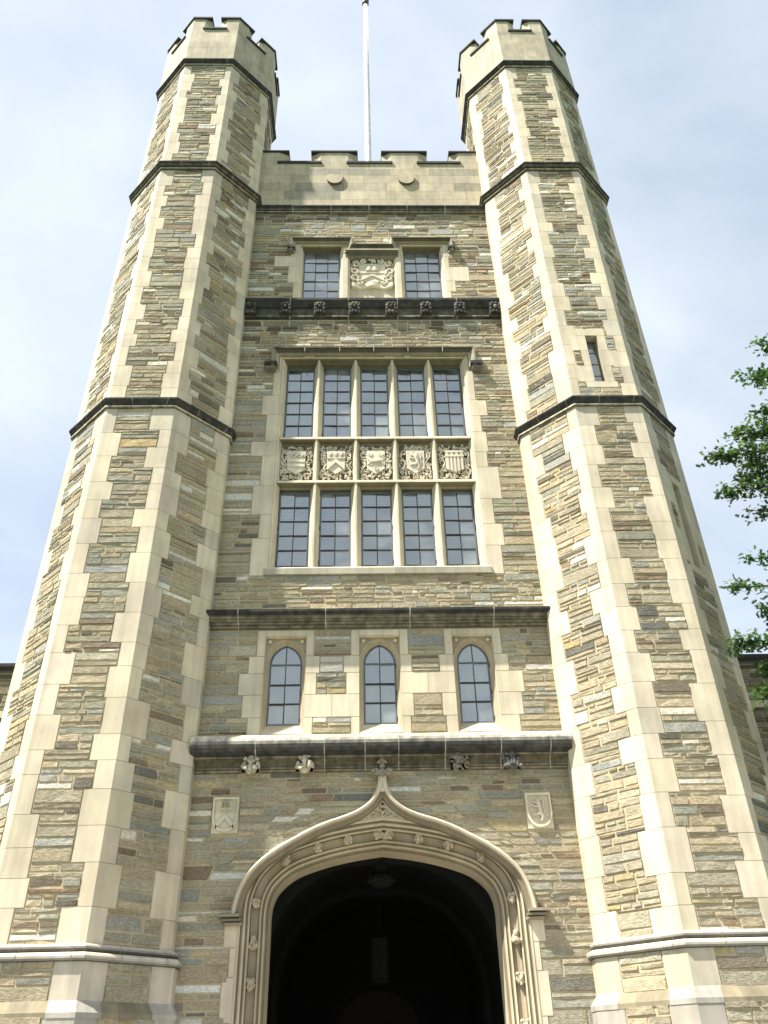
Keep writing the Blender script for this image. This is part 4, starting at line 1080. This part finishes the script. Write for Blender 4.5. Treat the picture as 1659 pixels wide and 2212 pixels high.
def bust_boss(mb, x, y, z_, s, rg):
    ball(mb, (x, y - .01, z_ + .045 * s), (.038 * s, .04 * s, .048 * s), LS, 8, 6); ball(mb, (x, y - .045 * s, z_ + .045 * s), (.01 * s, .016 * s, .014 * s), LS, 5, 4)
    ball(mb, (x, y, z_ - .03 * s), (.07 * s, .05 * s, .05 * s), LS, 8, 6)
    for e in (-1, 1): tube(mb, [(x + e * .06 * s, y - .01, z_ - .01), (x + e * .05 * s, y - .05 * s, z_ - .05 * s), (x + e * .01 * s, y - .065 * s, z_ - .035 * s)], .02 * s, LS, 6)
BS = [(0.0, 'pair'), (.52, 'leaf'), (.97, 'leaf'), (1.45, 'head'), (2.02, 'leaf'), (2.52, 'bust'), (3.05, 'head'), (3.62, 'leaf')]
rg = random.Random(3)
for sl_, kind in BS:
    for s in ((1,) if kind == 'pair' else (-1, 1)):
        x, z_, nx, nz = on_arch(max(sl_, .001)); x, z_ = s * (x + nx * .19), z_ + nz * .19; y = .135
        b_ = MB(); kd = kind
        if kd == 'leaf' and s > 0 and sl_ > 1.5: kd = 'head'
        if kd == 'pair':
            for e in (-1, 1): leaf_boss(b_, e * .085, y, z_, 1.15, rg)
            ball(b_, (0, y + .01, z_), (.06, .05, .05), LS)
        elif kd == 'leaf': leaf_boss(b_, x, y, z_, 1.1, rg)
        elif kd == 'head': head_boss(b_, x, y, z_, 1.05, rg)
        else: bust_boss(b_, x, y, z_, 1.2, rg)
        ball(b_, (x, y + .06, z_), (.07, .04, .07), LS)
        remeshed(b_, 'carved_boss', arch, .009, (.56, .48, .34), GRM)
# grotesques under the lower cornice
def grot(x, kind):
    b_ = MB(); y = -.16; z_ = 5.80
    fbox(b_, FA, x - .15, x + .15, 5.66, 5.94, .02, .12, LS, .01)
    T = lambda pts, r: tube(b_, [(x + a, y + c, z_ + b) for a, b, c in pts], r, LS, 7)
    Bq = lambda a, b, c, r: ball(b_, (x + a, y + c, z_ + b), r, LS, 9, 7)
    if kind in (0, 1, 3):
        hz = .05 if kind < 2 else .075
        Bq(0, hz, -.03, (.052, .055, .066)); Bq(0, hz - .005, -.09, (.014, .02, .02))
        for e in (-1, 1):
            Bq(e * .022, hz + .018, -.083, (.013, .01, .008)); Bq(e * .024, hz - .02, -.075, (.02, .016, .018)); Bq(e * .022, hz + .034, -.08, (.02, .012, .008)); Bq(e * .056, hz, -.02, (.014, .02, .022))
        Bq(0, hz - .05, -.07, (.024, .014, .009)); Bq(0, -.07, 0, (.10, .06, .09))
    if kind == 0:      # reader with an open book
        for e in (-1, 1):
            Bq(e * .09, .09, -.01, (.045, .04, .04)); T([(e * .10, .03, 0), (e * .125, -.05, -.03), (e * .09, -.085, -.075), (e * .065, -.075, -.085)], [.035, .034, .026, .024])
            plate(b_, FA, [(x + e * .0, z_ - .13), (x + e * .08, z_ - .12), (x + e * .085, z_ - .02), (x, z_ - .035)], .245, .265, LS)
            for k in range(4): T([(e * .085, -.06 - .012 * k, -.09), (e * .05, -.06 - .012 * k, -.108)], [.007, .006])
        Bq(0, .115, -.02, (.05, .045, .025))
    elif kind == 1:    # bearded man with a tankard
        Bq(0, -.03, -.075, (.04, .025, .045)); Bq(-.07, .1, -.01, (.05, .04, .035)); Bq(.07, .11, -.01, (.05, .04, .03)); Bq(0, .11, -.02, (.055, .05, .025))
        T([(-.10, .02, 0), (-.12, -.07, -.04), (-.06, -.10, -.085), (-.02, -.09, -.09)], [.036, .034, .026, .022]); T([(.11, .0, 0), (.13, -.06, -.05), (.09, -.03, -.085)], [.036, .032, .026])
        T([(.085, -.09, -.09), (.085, .02, -.09)], [.036, .034]); T([(.12, -.07, -.09), (.14, -.03, -.09), (.12, 0, -.09)], .009)
    elif kind == 2:    # foliage with a letter shield
        for k in range(34):
            a = rg.uniform(0, 6.28); r = rg.uniform(.08, .145); Bq(max(-.14, min(.14, r * math.cos(a) * 1.1)), max(-.14, min(.14, r * math.sin(a) * 1.1)), rg.uniform(-.05, -.01), (rg.uniform(.018, .035), .03, rg.uniform(.016, .03)))
        plate(b_, FA, [(x - .07, z_ - .01), (x - .05, z_ - .04), (x + .06, z_ - .03), (x + .08, z_ + .07), (x - .065, z_ + .08)], .12, .22, LS)
        T([(-.015, 0.0, -.062), (-.015, .055, -.062)], .007); T([(-.015, .055, -.062), (.02, .05, -.062), (.03, .028, -.062), (.02, .005, -.062), (-.015, 0, -.062)], .007)
        T([(.10, .02, -.05), (.06, -.03, -.06), (-.04, -.04, -.06), (-.08, -.07, -.05), (-.05, -.12, -.04)], .014)
    else:              # seated figure with round knees
        Bq(0, -.04, -.05, (.07, .05, .07)); Bq(0, .13, -.02, (.06, .055, .03))
        for e in (-1, 1):
            T([(e * .08, .02, -.02), (e * .13, -.05, -.04), (e * .10, -.10, -.08)], [.04, .034, .028]); Bq(e * .085, .0, -.075, (.036, .036, .036)); Bq(e * .125, -.115, -.085, (.042, .04, .036))
            T([(e * .085, 0, -.07), (e * .06, -.11, -.09), (e * .12, -.12, -.085)], [.034, .03, .028]); T([(e * .02, .03, -.095), (e * .022, -.08, -.10)], [.015, .02])
        T([(-.145, -.02, -.02), (-.14, .10, -.02)], [.02, .026]); Bq(-.14, .11, -.03, (.034, .034, .034))
    col = [(.60, .55, .43), (.56, .51, .40), (.26, .225, .17), (.15, .15, .14)][kind]
    o = remeshed(b_, 'grotesque', tower, .0075, col, GRM)
    o['label'] = ['carved grotesque of a singer reading an open book', 'carved grotesque of a bearded man holding a tankard', 'carved block of foliage round a letter shield', 'dark carved grotesque of a squatting figure with round knees'][kind]
for x, kd in ((-2.09, 0), (-1.235, 1), (1.235, 2), (2.09, 3)): grot(x, kd)

# ------------------------------------------------------------------ vaulted passage behind the arch
pb = MB()
VP = [(2.15, 0), (2.15, 3.1)] + [(x, z_) for x, z_ in arch_pts(2.15, 3.1, 4.92, 10)] + [(-2.15, 3.1), (-2.15, 0)]
VP = [VP[0]] + VP[2:-2] + [VP[-1]]
for (xa, za), (xb, zb) in zip(VP, VP[1:]): pb.face([(xa, .8, za), (xb, .8, zb), (xb, 9.2, zb), (xa, 9.2, za)])
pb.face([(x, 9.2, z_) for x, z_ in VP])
n = len(OPEN)
for s in (1,):
    A1 = resamp(OPEN_R, 30); B1 = resamp(VP[:len(VP) // 2 + 1], 30)
    for i in range(30):
        for q in (-1, 1): pb.face([(q * A1[i][0], .8, A1[i][1]), (q * B1[i][0], .8, B1[i][1]), (q * B1[i + 1][0], .8, B1[i + 1][1]), (q * A1[i + 1][0], .8, A1[i + 1][1])])
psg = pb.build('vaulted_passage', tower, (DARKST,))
for y in (2.5, 5.6):
    b_ = MB(); fr = Fr((0, y, 0), (0, -1, 0)); sweep(b_, VP, [(.02, -.16), (-.10, -.13), (-.14, -.05), (-.14, .05), (-.10, .13), (.02, .16)], LS, fr); b_.build('vault_rib', psg, (RIBST,))
b_ = MB()
tube(b_, [(0, 2.5, 4.95), (0, 2.5, 4.68), (0, 2.5, 4.60), (0, 2.5, 4.46), (0, 2.5, 4.42)], [.14, .16, .24, .18, .07], LS, 12)
for i in range(12): a = i * math.pi / 6; ball(b_, (.2 * math.cos(a), 2.5 + .2 * math.sin(a), 4.55), .06, LS, 7, 5)
b_.build('vault_boss', psg, (RIBST,))
b_ = MB(); fr = Fr((0, 9.2, 0), (0, -1, 0)); ap = arch_pts(1.05, 2.3, 3.4, 10); pth = [(1.05, 0)] + ap + [(-1.05, 0)]
sweep(b_, pth, [(.25, .0), (.2, .08), (.1, .06), (.02, .03), (0, -.0)], LS, fr); dr = b_.build('inner_doorway', psg, (RIBST,))
b_ = MB(); plate(b_, fr, pth, .0, .012, LS); b_.build('door_leaf', psg, (DOOR,))

# ------------------------------------------------------------------ hanging lantern
lan = empty('hanging_lantern', (-.05, 2.5, 2.95)); tag(lan, 'dark iron lantern hanging on a chain inside the shadowed archway', 'lantern')
b_ = MB(); zz = 1.46
while zz > .80:
    rr_ = .022; hz = rng.random() < .5
    tube(b_, [(rr_ * math.cos(t * math.pi / 4) if int(zz * 100) % 2 else 0, 0 if int(zz * 100) % 2 else rr_ * math.cos(t * math.pi / 4), zz - .03 + .034 * math.sin(t * math.pi / 4)) for t in range(9)], .006, LS, 5); zz -= .055
b_.build('chain', lan, (IRON,))
b_ = MB(); tube(b_, [(0, 0, .62), (0, 0, .66), (0, 0, .74), (0, 0, .80)], [.19, .19, .09, .03], LS, 8); tube(b_, [(0, 0, .0), (0, 0, .04)], [.15, .19], LS, 8)
for i in range(8):
    a = i * math.pi / 4; tube(b_, [(.165 * math.cos(a), .165 * math.sin(a), .03), (.165 * math.cos(a), .165 * math.sin(a), .63)], .010, LS, 5)
for zz in (.2, .36, .5): tube(b_, [(.167 * math.cos(t * math.pi / 4), .167 * math.sin(t * math.pi / 4), zz) for t in range(9)], .006, LS, 5)
b_.build('frame', lan, (IRON,))
b_ = MB(); tube(b_, [(0, 0, .04), (0, 0, .62)], [.155, .155], LS, 8); b_.build('lantern_glass', lan, (LAMPG,))

# ------------------------------------------------------------------ flagpole
fp = empty('flagpole', (0, 3.0, 21.6)); tag(fp, 'tall white flagpole rising behind the battlements between the two turrets', 'flagpole')
b_ = MB()
tube(b_, [(0, 0, 0), (0, 0, 5), (0, 0, 12), (0, 0, 17.6)], [.115, .108, .096, .08], LS, 16)
for q in (6.2, 6.35, 9.0, 12.1): tube(b_, [(0, 0, q), (0, 0, q + .03)], [.104 - .0018 * q + .005] * 2, LS, 14)
b_.build('pole', fp, (WHITE,), True)
b_ = MB(); tube(b_, [(0, 0, 17.45), (0, 0, 17.5), (0, 0, 17.75), (0, 0, 17.8)], [.09, .14, .14, .08], LS, 14); b_.build('truck', fp, (BRASS,), True)
b_ = MB(); ball(b_, (0, 0, 17.95), .16, LS, 14, 10); b_.build('ball_finial', fp, (BRASS,), True)
b_ = MB(); tube(b_, [(.105, -.05, .9), (.10, -.05, 9), (.085, -.05, 17.5)], .008, LS, 5); b_.build('halyard', fp, (WHITE,))

# ------------------------------------------------------------------ wings of the building either side
def wing(side):
    rg = random.Random(61 + side); t = empty('stone_wing', (side * 6, 3, 0))
    X0, X1, Y = 4.7, 24.0, 3.0; fr = Fr((0, Y, 0), (0, -1, 0)); b_ = MB()
    wins = [(8.35, 10.15), (12.2, 14.0), (16.2, 18.0)]
    wz = (5.2, 7.25)
    for (x0, x1) in (wins if True else []): pass
    sg = lambda a, b: (a, b) if side > 0 else (-b, -a)
    hol = [(*sg(a, b), *wz) for a, b in wins]; sur_ = []
    for a, b in wins:
        for (p, q) in ((a - .3, a), (b, b + .3)): sur_.append((*sg(p, q), wz[0] - .2, wz[1] + .0))
        sur_.append((*sg(a - .3, b + .3), wz[1], wz[1] + .28)); sur_.append((*sg(a - .3, b + .3), wz[0] - .42, wz[0]))
    a, b = sg(X0, X1)
    for za, zb, iv in bands(hol, a, b, 0, 8.9):
        for p, q in iv: b_.face([fr.p(x, z_, -.02) for x, z_ in rect(p, q, za, zb)], MORT, 1)
    xa, xb = sg(X0, 13.5)
    for za, zb, iv in bands(hol + sur_ + [(-99, 99, 7.78, 8.0)], xa, xb, 3.5, 8.72):
        for p, q in iv: rubble(b_, fr, p, q, za, zb, rg, 0, 1.0, dark=.72)
    b_.build('wing_wall', t, (RUB, MOR)).location = (-side * 6, -3, 0)
    def sub(mb, name, mats=(LIM,), par=t):
        o = mb.build(name, par, mats); o.location = (-side * 6, -3, 0) if par is t else (0, 0, 0); return o
    c = MB(); extrude_x(c, [(-.3, 9.04), (.12, 9.0), (.12, 8.93), (.05, 8.86), (.06, 8.80), (.06, 8.77), (0, 8.72)], [LS, STA, STA, STB, (.26, .24, .16), STB], a, b, fr=fr); sub(c, 'coping', (WEA,))
    c = MB(); extrude_x(c, [(0, 8.0), (.05, 7.98), (.05, 7.83), (0, 7.78)], [LS, LS, STB], a, b, fr=fr); sub(c, 'band_course')
    for (p, q), in [(x,) for x in wins]:
        c = MB()
        for blk in [s_ for s_ in sur_ if s_[0] >= min(sg(p - .31, q + .31)) - .01 and s_[1] <= max(sg(p - .31, q + .31)) + .01]: block(c, fr, rect(*blk), -.03, .01, (.004,) * 4, ls(rg))
        u0, u1 = sg(p, q)
        for i in range(4): x = u0 + (u1 - u0) * i / 3; fbox(c, fr, x - .06, x + .06, wz[0], wz[1], -.3, -.06, ls(rg), .03)
        so2 = sub(c, 'window_surround')
        c = MB(); c.face([fr.p(x, z_, -.22) for x, z_ in rect(u0, u1, *wz)]); sub(c, 'glass_pane', (GLASS,), so2)
        c = MB(); c.face([fr.p(x, z_, -.6) for x, z_ in rect(u0, u1, *wz)]); sub(c, 'window_blind', (ROOM,), so2)
    c = MB(); c.face([(a, 3.3, 9.0), (b, 3.3, 9.0), (b, 9, 10.6), (a, 9, 10.6)]); c.face([(a, 9, 0), (b, 9, 0), (b, 9, 10.6), (a, 9, 10.6)]); c.face([(side * X1, 3, 0), (side * X1, 9, 0), (side * X1, 9, 10.6), (side * X1, 3.3, 9.0), (side * X1, 3, 9.0)]); sub(c, 'roof', (LEAD,))
    return t
tag(wing(-1), 'low stone wing with dark coping seen past the outer side of the left turret', 'building')
tag(wing(1), 'low stone wing with dark coping half hidden by oak leaves beside the right turret', 'building')

# ------------------------------------------------------------------ oak tree
rng = random.Random(97)
tree = empty('oak_tree', (12.2, -1.4, 0)); tag(tree, 'leafy green oak reaching in from the right beside the tower', 'tree')
tb = MB(); lb = MB(); OX, OY = 12.2, -1.4
loc = lambda p: (p[0] - OX, p[1] - OY, p[2])
tube(tb, [loc(p) for p in [(12.2, -1.4, -.1), (12.2, -1.4, 1), (12.15, -1.4, 5), (12.1, -1.35, 10), (12.2, -1.4, 15), (12.2, -1.4, 17.5)]], [.42, .30, .26, .20, .11, .04], LS, 12)
LEAFP = []
for k in range(7):      # five pointed lobes
    pass
half = [(0, 0), (.05, .06), (.30, .02), (.18, .16), (.16, .26), (.46, .34), (.20, .46), (.16, .58), (.36, .74), (.14, .78), (0, 1.0)]
LEAFP = half + [(-x, y) for x, y in half[-2:0:-1]]
def leaf(p, size, rg, col):
    d = Vector((rg.gauss(0, 1), rg.gauss(0, 1), rg.gauss(-.3, .7))).normalized(); n = Vector((rg.gauss(0, .6), rg.gauss(-.2, .6), 1)).normalized()
    s = d.cross(n)
    if s.length < .1: return
    s.normalize(); P = Vector(p)
    b = len(lb.v); lb.v.extend(tuple(P + d * (y * size) + s * (x * size)) for x, y in LEAFP); lb.f.append(tuple(range(b, b + len(LEAFP)))); lb.t.append(col); lb.m.append(0)
def lcol(rg):
    k = rg.random()
    if k < .5: c = (.030, .070, .028)
    elif k < .85: c = (.050, .105, .034)
    else: c = (.085, .145, .042)
    j = rg.uniform(.75, 1.25); return tuple(x * j for x in c)
def spray(tip, base, n, spread, rg, size=(.07, .115)):
    n = int(n * 1.5)
    T, B = Vector(tip), Vector(base); m = T.lerp(B, .5) + Vector((0, 0, .25))
    pts = [B.lerp(m, t / 3) if t < 3 else m.lerp(T, (t - 3) / 3) for t in range(7)]
    tube(tb, [loc(p) for p in pts], [.07, .055, .04, .03, .02, .012, .006], LS, 5)
    ntw = max(5, n // 22)
    for q in range(ntw):
        t = rg.random() ** .75; k = t * 6; i = min(5, int(k)); c = pts[i].lerp(pts[i + 1], k - i)
        ln = rg.uniform(.25, .85) * spread * (1.2 - .55 * t)
        dr = Vector((rg.uniform(-1, .3), rg.uniform(-1, 1), rg.gauss(.1, .42))).normalized(); e = c + dr * ln
        tube(tb, [loc(c), loc(c.lerp(e, .5) + Vector((0, 0, .03))), loc(e)], [.011, .007, .003], LS, 4)
        for w in range(n // ntw):
            s = rg.random(); p = c.lerp(e, s) + Vector((rg.gauss(0, .075), rg.gauss(0, .075), rg.gauss(0, .06))); leaf(loc(p), rg.uniform(*size), rg, lcol(rg))
TIPS = [(7.35, -1.5, 11.7, 420, .6), (7.0, -1.3, 10.2, 420, .5), (7.6, -1.5, 13.0, 420, .6), (7.75, -1.7, 13.6, 500, .75), (7.0, -1.75, 12.6, 430, .5), (7.4, -1.4, 12.1, 520, .6), (6.4, -1.7, 11.25, 430, .45), (6.9, -1.4, 11.4, 450, .6), (6.02, -1.75, 10.7, 460, .42), (6.4, -1.6, 10.4, 480, .5), (5.98, -1.7, 9.93, 420, .36), (6.4, -1.65, 9.62, 380, .38), (6.85, -1.2, 10.9, 450, .6),
        (6.05, -1.75, 8.55, 230, .30), (5.68, -1.75, 8.02, 330, .30), (6.0, -1.7, 7.62, 200, .28), (5.50, -1.75, 7.02, 380, .30), (5.75, -1.7, 6.65, 300, .32), (5.62, -1.75, 6.2, 300, .30), (5.85, -1.6, 6.35, 260, .34)]
for (x, y, z_, n, sp) in TIPS: spray((x, y, z_), (x + rng.uniform(2.6, 3.4), y + rng.uniform(-.5, .5), z_ - rng.uniform(.1, .6)), n, sp, rng)
for i in range(46):     # the rest of the crown, outside the frame
    a = rng.uniform(-2.2, 2.2); r = rng.uniform(2.0, 4.6); z_ = rng.uniform(6.5, 17.5); r *= 1.15 - .055 * abs(z_ - 10) 
    tx, ty = OX + r * math.cos(a), OY + r * math.sin(a)
    spray((tx, ty, z_ + .4), (OX + .3 * math.cos(a), OY + .3 * math.sin(a), z_ - .6), 130, 1.0, rng, (.12, .2))
tb.build('trunk', tree, (BARK,), True); lb.build('crown', tree, (LEAF,))
